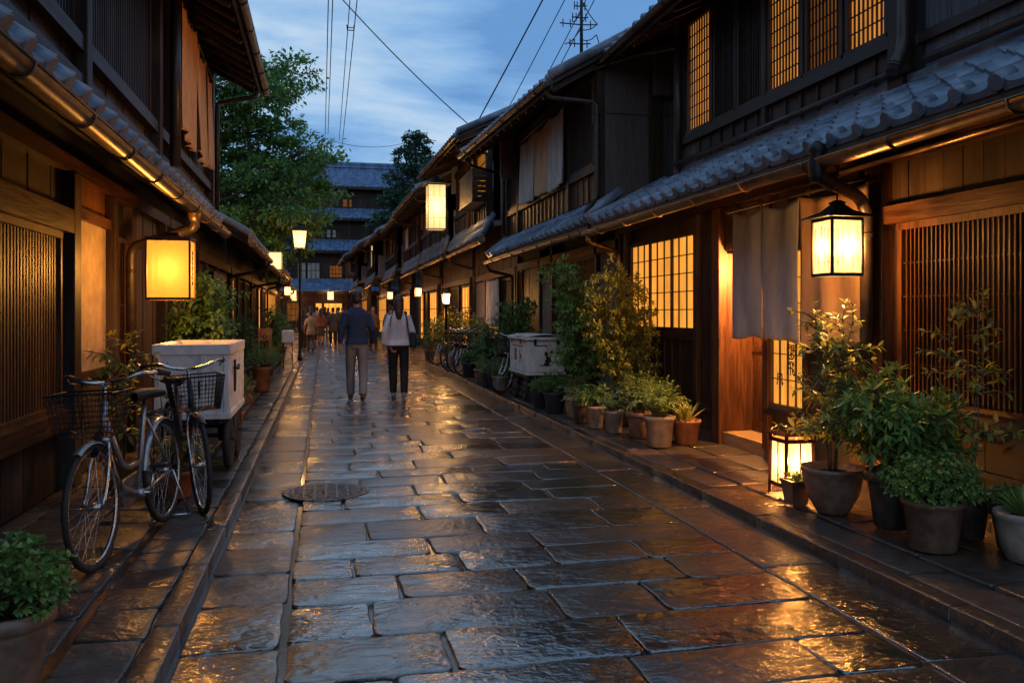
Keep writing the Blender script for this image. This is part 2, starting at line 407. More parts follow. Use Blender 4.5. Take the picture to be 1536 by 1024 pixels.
def slab_stone(mb, x0, x1, y0, y1, ztop, h, cr=.03, jit=.006, ins=.016, tilt=.002, rnd=random, seg=3):
    j = lambda: rnd.uniform(-jit, jit)
    cs = [(x0+j(), y0+j()), (x1+j(), y0+j()), (x1+j(), y1+j()), (x0+j(), y1+j())]
    cxm = (x0+x1)/2; cym = (y0+y1)/2
    pts = []
    cr = min(cr, (x1-x0)*.3, (y1-y0)*.3)
    for i, (px, py) in enumerate(cs):
        a0 = (180, 270, 0, 90)[i]; c_ = cr*rnd.uniform(.6, 1.4)
        ox = px + (c_ if i in (0,3) else -c_); oy = py + (c_ if i in (0,1) else -c_)
        for k in range(seg):
            a = radians(a0 + 90*k/(seg-1)); pts.append((ox+c_*cos(a), oy+c_*sin(a)))
        nx_, ny_ = cs[(i+1) % 4]
        for f in (.3, .55, .8):
            pts.append((px+(nx_-px)*f + j()*.8, py+(ny_-py)*f + j()*.8))
    n = len(pts); tx = rnd.uniform(-tilt, tilt)/max(.2, x1-x0)*2; ty = rnd.uniform(-tilt, tilt)/max(.15, y1-y0)*2
    hx = (x1-x0)/2; hy = (y1-y0)/2
    def ring(inset, z):
        kx = 1-inset/hx; ky = 1-inset/hy; out = []
        for (px, py) in pts:
            qx = cxm+(px-cxm)*kx; qy = cym+(py-cym)*ky
            out.append((qx, qy, z + (qx-cxm)*tx + (qy-cym)*ty))
        return out
    rs = [ring(0, ztop-h), ring(0, ztop-ins*.9), ring(ins*.35, ztop-ins*.3), ring(ins, ztop-.0015), ring(ins*2.6, ztop)]
    vs = sum(rs, []); fs = []
    for r in range(4):
        for k in range(n): fs.append((r*n+k, r*n+(k+1)%n, (r+1)*n+(k+1)%n, (r+1)*n+k))
    vs.append((cxm, cym, ztop + .001)); c = len(vs)-1
    for k in range(n): fs.append((4*n+k, 4*n+(k+1)%n, c))
    mb.add(vs, fs, True)

r_ = random.Random(3)
mb = MB()
y = -1.5; row = 0
SX0, SX1 = -.16, 2.36
while y < 66:
    dep = r_.uniform(.34, .46)
    x = SX0; first = True
    while x < SX1 - .02:
        wd = r_.uniform(.50, .95)
        if first and row % 2: wd *= .5
        if SX1 - x - wd < .36: wd = SX1 - x
        gap = r_.uniform(.010, .022) if y < 12 else .014
        sk = 0
        slab_stone(mb, x+gap/2, x+wd-gap/2, y+gap*.42, y+dep-gap*.42, r_.uniform(-.002, .003), .05, cr=.032, jit=.008, ins=.007, tilt=.0045, rnd=r_)
        x += wd; first = False
    y += dep; row += 1
struct(mb.build('street_paving', M['stone']))
# edge courses beside the kerbs
mb = MB()
for (xa, xb, zz) in ((-.585, -.172, -.010), (2.385, 2.80, -.012)):
    y = -1.5
    while y < 66:
        dep = r_.uniform(.35, .62) if xa < 0 else r_.uniform(.9, 1.6)
        slab_stone(mb, xa+.008, xb-.008, y+.006, y+dep-.006, zz + r_.uniform(-.003,.003), .05, cr=.03, jit=.007, ins=.008, tilt=.004, rnd=r_)
        y += dep
struct(mb.build('gutter_paving', M['stone']))
# kerbs
def kerb(xa, xb, z1, name):
    mb = MB(); y = -1.5
    while y < 66:
        d = r_.uniform(.75, 1.05)
        slab_stone(mb, xa, xb, y+.003, y+d-.003, z1 + r_.uniform(-.003,.003), .14, cr=.010, jit=.0015, ins=.009, tilt=.002, rnd=r_)
        y += d
    return struct(mb.build(name, M['kerb']))
kerb(-.715, -.60, .060, 'left_kerb')
kerb(2.83, 2.95, .048, 'right_kerb')
# pavements
g = MB(); g.box(-3.2, -.66, -3, 66, -.10, .028); struct(g.build('left_pavement_bed', M['joint']))
g = MB(); g.box(2.90, 5.4, -3, 66, -.10, .030); struct(g.build('right_pavement_bed', M['joint']))
def walk(cols, name, z):
    mb = MB()
    for (xa, xb, dmin, dmax) in cols:
        y = -1.5 + r_.uniform(0, .3)
        while y < 62:
            d = r_.uniform(dmin, dmax)
            slab_stone(mb, xa+.006, xb-.006, y+.008, y+d-.008, z + r_.uniform(-.005,.005), .03, cr=.018, jit=.006, ins=.008, tilt=.004, rnd=r_)
            y += d
    return struct(mb.build(name, M['slab']))
walk([(-1.02,-.725,.30,.42), (-1.42,-1.06,.26,.40), (-1.85,-1.42,.26,.40), (-2.3,-1.85,.3,.5)], 'left_pavement', .045)
walk([(2.955,3.22,.7,1.1), (3.26,3.66,.5,.8), (3.66,4.12,.5,.8), (4.12,5.0,.6,.9)], 'right_pavement', .043)

# iron cover of the drain, set into the paving
r = thing('drain_cover', 'round ribbed iron drain cover set in the wet street near the left kerb', 'drain cover', (.02, 6.72, 0))
mb = MB(); mb.lathe((.02,6.72,0), [(.335,-.01),(.335,.004),(.325,.006),(.295,.006),(.29,.002),(.02,.002)], 40); mb.build('cover_rim', M['cover'], r)
mb = MB()
for k in range(-7, 8):
    hw = sqrt(max(0, .285**2 - (k*.038)**2))
    if hw > .03: mb.box(.02-hw, .02+hw, 6.72+k*.038-.010, 6.72+k*.038+.010, .001, .008)
for k in range(-6, 7, 2):
    hw = sqrt(max(0, .28**2 - (k*.042)**2)); mb.box(.02+k*.042-.006, .02+k*.042+.006, 6.72-hw, 6.72+hw, .004, .0095)
mb.build('rib_grid', M['cover'], r)

# ------------------------------------------------------------------ roofs, gutters
def wave(u):
    u = u % 1
    return .062*math.exp(-((u-.5)/.14)**2) - .020*sin(pi*((u+.5) % 1))
def tiles(mb, A, B, U, pitch=.29, course=.26, ns=10, caps=True, cap_r=.047):
    A = Vector(A); B = Vector(B); U = Vector(U); al = B-A; nrm = al.cross(U).normalized()
    if nrm.z < 0: nrm = -nrm
    nT = max(2, round(al.length/pitch)); nC = max(1, round(U.length/course)); ud = U.normalized()
    cols = nT*ns
    hs = [wave(i/ns)*min(1, pitch/.27) for i in range(cols+1)]
    rr = random.Random(int(abs(A.y*100)+abs(A.x*10)))
    for j in range(nC):
        fr = A + U*(j/nC); bk = A + U*((j+1)/nC)
        lipb = -.02 if j else -.062
        rows = [[], [], []]
        jit = [rr.uniform(-.006, .006) for _ in range(nT+1)]
        for i in range(cols+1):
            p = al*(i/cols); jt = jit[min(nT, i//ns)]
            rows[0].append(fr + p + nrm*(hs[i]+lipb+.012) + ud*(jt-.004))
            rows[1].append(fr + p + nrm*(hs[i]+.036) + ud*(jt-.006))
            rows[2].append(bk + p + nrm*(hs[i]+.004) + ud*.03)
        n = cols+1; vs = rows[0]+rows[1]+rows[2]
        mb.add(vs, [(i,i+1,n+i+1,n+i) for i in range(cols)], False)
        o = len(mb.v) - 3*n
        fs = [(n+i,n+i+1,2*n+i+1,2*n+i) for i in range(cols)]
        mb.f.extend([tuple(a+o for a in f) for f in fs]); mb.sm.extend([True]*len(fs)); mb.mi.extend([0]*len(fs))
    if caps:
        for k in range(nT):
            c = A + al*((k+.5)/nT) + nrm*.038
            mb.tube([c - ud*.014, c + ud*.10], cap_r, 12, True)
def ridge(mb, P0, P1, w_=.26, h_=.22):
    P0 = Vector(P0); P1 = Vector(P1); up = Vector((0,0,1))
    mb.beam(P0+up*h_*.3, P1+up*h_*.3, w_, h_*.6)
    mb.beam(P0+up*h_*.62, P1+up*h_*.62, w_*1.2, .03)
    mb.tube([P0+up*h_*.85, P1+up*h_*.85], w_*.36, 10)
    d = (P1-P0).normalized()
    mb.beam(P0-d*.05+up*h_*.5, P0-d*.12+up*h_*.5, w_*1.5, h_*1.5)
    mb.beam(P1+d*.05+up*h_*.5, P1+d*.12+up*h_*.5, w_*1.5, h_*1.5)
def gutter(mb, P0, P1, r=.062):
    P0 = Vector(P0); P1 = Vector(P1); d = (P1-P0).normalized(); sd = d.cross(Vector((0,0,1))).normalized()
    n = 10; rows = []
    for p in (P0, P1):
        rows.append([p + sd*cos(a)*r - Vector((0,0,1))*sin(a)*r for a in [pi*k/n for k in range(n+1)]])
    mb.grid(rows)
    rows = [[p + sd*cos(a)*(r-.006) - Vector((0,0,1))*sin(a)*(r-.006) for a in [pi*k/n for k in range(n+1)]] for p in (P0, P1)]
    mb.grid(rows)
    for s_ in (1, -1): mb.tube([P0+sd*s_*r, P1+sd*s_*r], .007, 6)
    for p in (P0, P1):
        o = [p + sd*cos(a)*r - Vector((0,0,1))*sin(a)*r for a in [pi*k/n for k in range(n+1)]]
        mb.add(o, [tuple(range(len(o)))])
    Ln = (P1-P0).length; k = .45
    while k < Ln:
        p = P0 + d*k
        mb.tube([p + sd*cos(a)*(r+.006) - Vector((0,0,1))*sin(a)*(r+.006) for a in [pi*q/8 for q in range(9)]], .006, 5)
        k += .9
def pipe_bends(pts, rad=.07, n=5):
    pts = [Vector(p) for p in pts]; out = [pts[0]]
    for i in range(1, len(pts)-1):
        a, b, c = pts[i-1], pts[i], pts[i+1]; u = (a-b); v = (c-b)
        r = min(rad, u.length*.45, v.length*.45); u.normalize(); v.normalize()
        p, q = b+u*r, b+v*r
        for k in range(n+1):
            t = k/n; out.append(p*(1-t)**2 + b*2*t*(1-t) + q*t*t)
    out.append(pts[-1]); return out
def downspout(root, pts, r=.038, m='pipe', collars=()):
    mb = MB(); P = pipe_bends(pts, .09); mb.tube(P, r, 12)
    for i in range(len(pts)-1):
        a, b = Vector(pts[i]), Vector(pts[i+1]); d = b-a; Ln = d.length; d.normalize(); k = .15
        while k < Ln-.05:
            mb.tube([a+d*k, a+d*(k+.03)], r*1.14, 12); k += 1.1
    return mb.build('downspout', M[m], root)

class Fac:
    def __init__(s, side, X): s.side = side; s.X = X
    def x(s, d): return s.X - s.side*d
    def b(s, mb, s0, s1, z0, z1, d0, d1): mb.box(s.x(d0), s.x(d1), s0, s1, z0, z1); return mb
def planks(root, F, s0, s1, z0, z1, m='wood', w_=.16, d=.0, rail=None, name='plank_wall'):
    mb = MB(); n = max(1, round((s1-s0)/w_)); ww = (s1-s0)/n
    for k in range(n):
        F.b(mb, s0+k*ww+.003, s0+(k+1)*ww-.003, z0, z1, d-.01, d+.012+random.random()*.010)
    if rail: F.b(mb, s0, s1, rail-.02, rail+.02, d, d+.035)
    return mb.build(name, M[m], root)
def battened(root, F, s0, s1, z0, z1, m='wood', w_=.22, d=0):
    mb = MB(); n = max(1, round((s1-s0)/w_)); ww = (s1-s0)/n
    for k in range(n): F.b(mb, s0+k*ww+.002, s0+(k+1)*ww-.002, z0, z1, d-.01, d+.010+random.random()*.008)
    for k in range(n+1): F.b(mb, s0+k*ww-.014, s0+k*ww+.014, z0, z1, d, d+.034)
    return mb.build('plank_wall', M[m], root)
def post(root, F, s, w_=.12, z0=0.04, z1=2.4, d=.06, m='wood'):
    mb = MB(); mb.bevbox(*sorted((F.x(-.02), F.x(d))), s-w_/2, s+w_/2, z0, z1, .008); return mb.build('post', M[m], root)
def beam(root, F, s0, s1, z0, z1, d=.05, m='woodh', name='beam'):
    mb = MB(); F.b(mb, s0, s1, z0, z1, -.02, d); return mb.build(name, M[m], root)
def window(root, F, s0, s1, z0, z1, pane='shoji', nv=3, nh=4, bw=.010, d=.0, fr=.05, m='wood', stiles=0, hb=None, depth=.05, name='window', dens=1):
    mb = MB()
    F.b(mb, s0, s1, z1-fr, z1, d-.01, d+depth); F.b(mb, s0, s1, z0, z0+fr, d-.01, d+depth+.012)
    F.b(mb, s0, s0+fr, z0+fr, z1-fr, d-.01, d+depth-.003); F.b(mb, s1-fr, s1, z0+fr, z1-fr, d-.01, d+depth-.003)
    for k in range(stiles):
        c = s0 + (s1-s0)*(k+1)/(stiles+1); F.b(mb, c-.018, c+.018, z0+fr, z1-fr, d-.01, d+depth-.012)
    w_ = mb.build(name, M[m], root)
    mb = MB(); F.b(mb, s0+fr*.5, s1-fr*.5, z0+fr*.5, z1-fr*.5, d+.002, d+.008)
    mb.build('pane', M[pane], w_)
    mb = MB(); a, b = s0+fr, s1-fr; 
    for k in range(1, nv): 
        c = a+(b-a)*k/nv; F.b(mb, c-bw/2, c+bw/2, z0+fr, z1-fr, d+.014, d+.032)
    for k in range(1, nh):
        c = z0+fr+(z1-z0-2*fr)*k/nh; h = hb or bw; F.b(mb, a, b, c-h/2, c+h/2, d+.010, d+.024)
    if mb.v: mb.build('lattice', M[m], w_)
    return w_
def core(root, F, segs, z0, z1, m='black', thick=.16):
    mb = MB()
    for a, b in segs: F.b(mb, a, b, z0, z1, -thick, -.008)
    return mb.build('wall', M[m], root)
def ends(root, F, Y0, Y1, z0, z1, m='greyd', depth=5.0, start=.0):
    for yy, s_ in ((Y0, -1), (Y1, 1)):
        mb = MB(); mb.box(F.x(-start), F.x(-depth), yy, yy - s_*.14, z0, z1)
        mb.build('side_wall', M[m], root)
def pent(root, side, Y0, Y1, Xg, zg, Xt, zt, g0=None, g1=None, near=True, tm='tile', gm='copper', ns=8, caps=True):
    # pent roof over the ground floor: tiles, soffit with rafters, gutter
    s = side; Xe = Xg + s*.05; ze = zg+.11
    A = (Xe, Y0, ze); B = (Xe, Y1, ze); U = (Xt-Xe, 0, zt-ze)
    mb = MB(); tiles(mb, A, B, U, ns=ns, caps=caps)
    rf = mb.build('pent_roof', M[tm], root)
    for yy in (Y0, Y1):
        mb = MB(); mb.tube([Vector((Xe - s*.03, yy, ze+.05)), Vector((Xt, yy, zt+.05))], .062, 10); mb.build('verge_tile', M[tm], rf)
    mb = MB(); n = Vector((-(zt-ze)*s*s, 0, (Xt-Xe)*s)).normalized(); ux = Vector(U)
    a = Vector(A)+Vector((0,0,-.035)); 
    mb.beam(a + ux*.5 + Vector((0,0.0,0)), a + ux*.5 + Vector((0,Y1-Y0,0)), ux.length, .025, up=Vector((-(zt-ze), 0, (Xt-Xe))) if s > 0 else Vector(((zt-ze), 0, -(Xt-Xe))))
    k = Y0+.12
    while k < Y1-.05:
        p = Vector((Xe+s*.02, k, ze-.075)); mb.beam(p, p+ux*.98, .06, .07); k += .42
    F_ = Fac(s, Xe); mb.box(Xe, Xe+s*.03, Y0, Y1, ze-.12, ze-.02)
    mb.build('soffit', M['wood'], root)
    if near:
        mb = MB(); gutter(mb, (Xg - s*.02, g0 if g0 is not None else Y0, zg), (Xg - s*.02, g1 if g1 is not None else Y1, zg)); mb.build('gutter', M[gm], root)
    return rf
def main_roof(root, side, Y0, Y1, Xe, ze, run, slope, tm='tile', gut=True, ns=6, caps=True, gab=None, Xw=None, pitch=.27, course=.27, Xe2=None):
    s = side; rise = run*math.tan(slope); Xr = Xe + s*run
    Xf_ = Xe if Xe2 is None else Xe2        # eave X at the far end
    A = Vector((Xe, Y0, ze)); B = Vector((Xf_, Y1, ze)); U = Vector((s*run, 0, rise))
    mb = MB(); tiles(mb, A, B, U, ns=ns, caps=caps, pitch=pitch, course=course)
    A2 = Vector((Xr + s*run, Y0, ze)); B2 = Vector((Xr+(Xf_-Xe) + s*run, Y1, ze)); tiles(mb, B2, A2, Vector((-s*run, 0, rise)), ns=4, caps=False, pitch=pitch*1.3, course=course*2)
    rf = mb.build('roof', M[tm], root)
    mb = MB(); ridge(mb, Vector((Xr, Y0-.05, ze+rise)), Vector((Xr+(Xf_-Xe), Y1+.05, ze+rise))); mb.build('ridge', M[tm], rf)
    for yy, xx in ((Y0, Xe), (Y1, Xf_)):
        mb = MB(); mb.tube([Vector((xx-s*.02, yy, ze+.05)), Vector((xx+s*run, yy, ze+rise+.05))], .07, 8); mb.build('verge_tile', M[tm], rf)
    mb = MB(); up = Vector((-rise*s, 0, run))
    t = .05
    for (P, Q, V) in ((A, B, U), (A2, B2, Vector((-s*run, 0, rise)))):
        dz = Vector((0,0,-.03)); e = Vector((0,0,-.03-t))
        vs = [P+dz, Q+dz, Q+V+dz, P+V+dz, P+e, Q+e, Q+V+e, P+V+e]
        mb.add(vs, [(0,1,2,3),(7,6,5,4),(0,4,5,1),(1,5,6,2),(2,6,7,3),(3,7,4,0)])
    k = .12; Ln = Y1-Y0
    while k < Ln:
        f = k/Ln; p = A.lerp(B, f) + Vector((s*.04,0,-.03-t-.04)); mb.beam(p, p+U*.45, .06, .075); k += .42
    mb.beam(A+Vector((0,0,-.07)), B+Vector((0,0,-.07)), .03, .13)
    mb.build('soffit', M['wood'], root)
    if gab:
        for yy, xo in ((Y0+.35, 0), (Y1-.35, Xf_-Xe)):
            mb = MB(); xa = (Xw if Xw is not None else Xe+s*.7); hh = (xa-Xe)*s*math.tan(slope)
            pr = [(xa, ze-.5), (2*Xr-xa, ze-.5), (2*Xr-xa, ze+hh-.1), (Xr, ze+rise-.1), (xa, ze+hh-.1)]
            vs = [(x_+xo, yy-.05, z_) for x_, z_ in pr] + [(x_+xo, yy+.05, z_) for x_, z_ in pr]
            mb.add(vs, [(0,1,2,3,4), (9,8,7,6,5)] + [(i, (i+1)%5+0, (i+1)%5+5, i+5) for i in range(5)])
            mb.build('gable', M[gab], root)
    if gut:
        mb = MB(); gutter(mb, A+Vector((-s*.07,0,-.05)), B+Vector((-s*.07,0,-.05)), .055); mb.build('gutter', M['pipe'], root)
    return rf

# ------------------------------------------------------------------ right side, house A: noren, lit shoji, lattice
A_ = thing('wooden_townhouse', 'near right dark cedar townhouse with lit upstairs windows, entrance and fine lattice', 'house', (4.1, 6.2, 0), group='wooden townhouses lining the street')
F1 = Fac(1, 4.1); FU = Fac(1, 4.45)
core(A_, F1, [(1.2, 7.07), (8.03, 11.0)], .04, 2.75)
mb = MB(); F1.b(mb, 7.1, 8.0, 2.02, 2.75, -.16, -.008); mb.build('lintel_wall', M['black'], A_)
# stone base
mb = MB()
F1.b(mb, 8.0, 11.0, .03, .13, -.05, .07); F1.b(mb, 1.2, 7.1, .03, .13, -.05, .07); mb.build('plinth', M['kerb'], A_)
# lattice bay Y 1.4..5.3
for (a, b) in ((1.4, 3.3), (3.35, 5.28)):
    w_ = window(A_, F1, a, b, .75, 2.05, 'black', nv=round((b-a)/.044), nh=5, bw=.011, m='brown', hb=.008, depth=.045)
beam(A_, F1, 1.2, 5.36, .60, .75, .085, 'black', 'sill_beam')
beam(A_, F1, 1.2, 5.36, 2.05, 2.18, .10, 'brownh', 'lintel_beam')
planks(A_, F1, 1.2, 5.36, .13, .60, 'black', .22, rail=.38)  # near-black boards: the shade behind the pots is put into their colour
planks(A_, F1, 1.2, 5.36, 2.18, 2.50, 'wood', .17)
beam(A_, F1, 1.2, 11.0, 2.50, 2.62, .09, 'brownh', 'eave_beam')
post(A_, F1, 5.47, .20, .13, 2.5, .10, 'brown'); post(A_, F1, 5.75, .12, .13, 2.5, .06)
# wall behind the curtain
planks(A_, F1, 5.81, 6.42, .13, 2.5, 'black', .17)
window(A_, F1, 6.45, 7.08, .52, 2.0, 'shoji', nv=4, nh=6, bw=.008, stiles=0, name='sign_window')
planks(A_, F1, 6.42, 7.08, .13, .50, 'wood', .22); beam(A_, F1, 6.40, 7.12, .46, .52, .075, 'woodh', 'sill_beam')
planks(A_, F1, 6.42, 8.0, 2.05, 2.5, 'wood', .17)
post(A_, F1, 7.09, .10, .13, 2.5, .07, 'brown'); post(A_, F1, 8.06, .17, .04, 2.5, .09, 'brown')
# recessed entrance: sliding door, threshold and jambs
dr = MB(); FD = Fac(1, 4.42)
n = 4
for k in range(n):
    a = 7.12 + k*.215; FD.b(dr, a+.003, a+.212, .17, 1.99, -.02, .012+.004*random.random())
FD.b(dr, 7.12, 7.98, .17, .27, 0, .022); FD.b(dr, 7.12, 7.98, 1.0, 1.06, 0, .022); FD.b(dr, 7.12, 7.98, 1.92, 2.0, 0, .022)
d_ = dr.build('sliding_door', M['brown'], A_)
mb = MB(); FD.b(mb, 7.20, 7.22, .95, 1.15, .022, .034); mb.build('handle', M['iron'], d_)
mb = MB(); mb.box(4.06, 4.45, 7.06, 8.04, .03, .17); mb.build('threshold', M['sill'], A_)
mb = MB(); mb.box(4.1, 4.46, 7.02, 7.10, .17, 2.05); mb.box(4.1, 4.46, 8.0, 8.08, .17, 2.05); mb.box(4.26, 4.46, 7.1, 8.0, 2.02, 2.06); mb.build('door_jamb', M['brown'], A_)
# panel and big lit window
planks(A_, F1, 8.15, 8.56, .13, 2.5, 'wood', .14)
post(A_, F1, 8.60, .09, .13, 2.5, .07)
window(A_, F1, 8.64, 10.68, 1.19, 2.33, 'shoji', nv=9, nh=5, bw=.009, fr=.045, stiles=2, hb=.011)
battened(A_, F1, 8.64, 10.70, .42, 1.10, 'wood', .24)
beam(A_, F1, 8.62, 10.72, 1.10, 1.19, .075, 'woodh', 'sill_beam')
beam(A_, F1, 8.12, 10.72, .34, .42, .07, 'woodh', 'rail_beam')
planks(A_, F1, 8.64, 10.70, .13, .34, 'wood', .24)
planks(A_, F1, 8.15, 10.70, 2.34, 2.50, 'wood', .2, d=-.002)
post(A_, F1, 10.75, .10, .13, 2.5, .07)
mb = MB(); F1.b(mb, 10.8, 11.0, .13, 2.5, -.01, .02); mb.build('plaster_panel', M['plasterg'], A_)
# bamboo pole / hung rail under the eaves
mb = MB(); mb.tube([(3.72, 5.45, 2.44), (3.70, 4.0, 2.45), (3.70, 1.5, 2.46)], .022, 10); mb.build('curtain_pole', M['copper'], A_)
pent(A_, 1, 1.2, 10.35, 3.35, 2.45, 4.45, 3.12)
mb = MB(); F = Fac(1, 4.45); F.b(mb, 1.2, 9.95, 3.10, 3.16, 0, .09); F.b(mb, 1.2, 9.95, 3.16, 3.24, 0, .05); mb.build('flashing', M['tile'], A_)
mb = MB(); mb.tube([(4.33, 1.5, 3.27), (4.33, 5.30, 3.27)], .036, 10); mb.tube([(4.33, 5.52, 3.27), (4.33, 9.8, 3.27)], .032, 10); mb.build('rain_pipe', M['pipe'], A_)
# gutter hopper and spout by the lantern
dsp = downspout(A_, [(3.31, 5.12, 2.44), (3.31, 5.12, 2.34), (3.78, 5.32, 2.24), (3.86, 5.355, 2.14), (3.86, 5.355, .30)], .045)
mb = MB(); mb.lathe((3.31, 5.12, 2.30), [(.043,0),(.058,.05),(.062,.15),(.050,.19),(.066,.21),(.058,.25),(.02,.28)], 14); mb.build('hopper', M['iron'], A_)
downspout(A_, [(3.33, 10.25, 2.40), (3.33, 10.25, 2.32), (3.95, 10.85, 2.24), (3.97, 10.85, 2.1), (3.97, 10.85, .15)], .036, 'copper')
# upper storey
core(A_, FU, [(1.2, 9.9)], 2.7, 5.6)
battened(A_, FU, 5.75, 9.85, 3.24, 3.52, 'wood', .28)
beam(A_, FU, 5.7, 9.88, 3.50, 3.60, .08, 'woodh', 'sill_beam')
for (a, b, pn, nvv) in ((8.93, 9.62, 'shojiu', 9), (8.36, 8.90, 'wood', 10), (7.78, 8.34, 'wood', 10), (7.05, 7.70, 'shojiu', 10), (6.44, 7.02, 'shojid', 9), (5.84, 6.40, 'shojiu', 8)):
    window(A_, FU, a, b, 3.60, 5.0, pn, nv=nvv, nh=9, bw=.009, fr=.045, hb=.009)
post(A_, FU, 5.70, .18, 3.16, 5.6, .09); post(A_, FU, 9.86, .14, 3.16, 5.6, .09); post(A_, FU, 7.74, .08, 3.24, 5.6, .07)
planks(A_, FU, 1.2, 5.45, 3.50, 5.4, 'grey', .26, rail=4.4); planks(A_, FU, 1.2, 5.45, 3.24, 3.46, 'grey', .3); beam(A_, FU, 1.2, 5.5, 3.44, 3.52, .06, 'woodh', 'sill_beam')
downspout(A_, [(4.30, 5.52, 5.2), (4.30, 5.52, 3.42), (4.20, 5.52, 3.22)], .05)
mb = MB(); mb.tube([(4.34, 9.72, 4.85), (4.34, 9.72, 3.2)], .036, 10); mb.tube([(3.68, 11.1, 4.82),(4.0, 10.3, 4.78),(4.34, 9.72, 4.72)], .03, 8); mb.build('corner_pipe', M['pipe'], A_)
ends(A_, FU, 1.2, 9.9, 2.7, 5.6, 'greyd')
mb = MB(); mb.box(4.1, 9.0, 10.86, 11.0, .04, 2.75); mb.build('side_wall', M['wood'], A_)
main_roof(A_, 1, 1.0, 11.2, 3.78, 4.92, 3.6, radians(26), gab='greyd')

# ------------------------------------------------------------------ house B
B_ = thing('wooden_townhouse', 'dark second right townhouse with grey boarded side wall and cloths over its upper windows', 'house', (4.1, 14, 0), group='wooden townhouses lining the street')
F1 = Fac(1, 4.1); FU = Fac(1, 3.80)
core(B_, F1, [(11.05, 17.4)], .04, 3.0)
core(B_, FU, [(11.05, 17.0)], 2.95, 4.95)
mb = MB(); F1.b(mb, 11.05, 12.0, .13, 2.45, -.01, .02); mb.build('plaster_panel', M['plasterg'], B_)
mb = MB(); F1.b(mb, 14.6, 15.4, .5, 2.45, -.01, .02); mb.build('plaster_panel', M['plaster'], B_)
window(B_, F1, 12.1, 14.5, .9, 2.3, 'shojid', nv=30, nh=3, bw=.02)
planks(B_, F1, 12.0, 15.4, .13, .9, 'wood', .2); beam(B_, F1, 11.05, 17.4, 2.3, 2.45, .08, 'brownh', 'lintel_beam')
for yy in (11.1, 12.05, 14.55, 15.45, 17.3): post(B_, F1, yy, .12, .04, 2.6, .08)
d_ = planks(B_, F1, 15.55, 16.9, .1, 2.3, 'brown', .15, rail=1.1, name='plank_door')
window(B_, F1, 16.95, 17.25, .6, 2.3, 'shoji', nv=5, nh=3, bw=.01)
pent(B_, 1, 10.5, 17.3, 3.35, 2.48, 3.85, 2.98)
battened(B_, FU, 11.1, 16.95, 3.02, 3.40, 'brown', .26)
beam(B_, FU, 11.05, 17.0, 3.40, 3.50, .08, 'woodh', 'sill_beam'); beam(B_, FU, 11.05, 17.0, 4.74, 4.86, .08, 'woodh', 'lintel_beam')
window(B_, FU, 11.3, 12.45, 3.50, 4.74, 'wood', nv=20, nh=2, bw=.016)
window(B_, FU, 12.55, 14.3, 3.50, 4.74, 'wood', nv=24, nh=2, bw=.016)
window(B_, FU, 14.35, 15.9, 3.50, 4.74, 'shojid', nv=16, nh=2, bw=.016)
window(B_, FU, 16.0, 16.9, 3.50, 4.74, 'wood', nv=14, nh=2, bw=.016)
for yy in (11.1, 12.5, 15.95, 16.95): post(B_, FU, yy, .12, 3.0, 4.95, .09)
mb = MB()
for k in range(7): mb.box(3.82+k*.31, 3.82+k*.31+.306, 11.0-.012*random.random(), 11.05, 2.6, 5.2)
mb.box(3.82, 6.0, 10.97, 11.0, 4.18, 4.22)
mb.build('side_cladding', M['greyd'], B_)
post(B_, Fac(1, 4.62), 10.98, .10, 2.7, 5.1, .16, 'wood')
ends(B_, FU, 11.05, 17.0, 2.7, 5.0, 'greyd')
main_roof(B_, 1, 10.9, 16.5, 3.02, 4.58, 3.5, radians(30), gab='greyd', Xe2=2.72)
downspout(B_, [(2.98, 11.1, 4.5), (3.05, 11.1, 4.38), (3.70, 11.0, 4.32), (3.70, 11.0, 3.0), (3.5, 10.9, 2.8), (3.4, 10.7, 2.6)], .032)
downspout(B_, [(2.80, 16.3, 4.5), (2.85, 16.4, 4.35), (3.68, 17.05, 4.3), (3.68, 17.05, 3.0)], .032)
downspout(B_, [(3.34, 17.2, 2.45), (3.4, 17.2, 2.3), (3.95, 17.4, 2.2), (3.95, 17.4, .1)], .032)

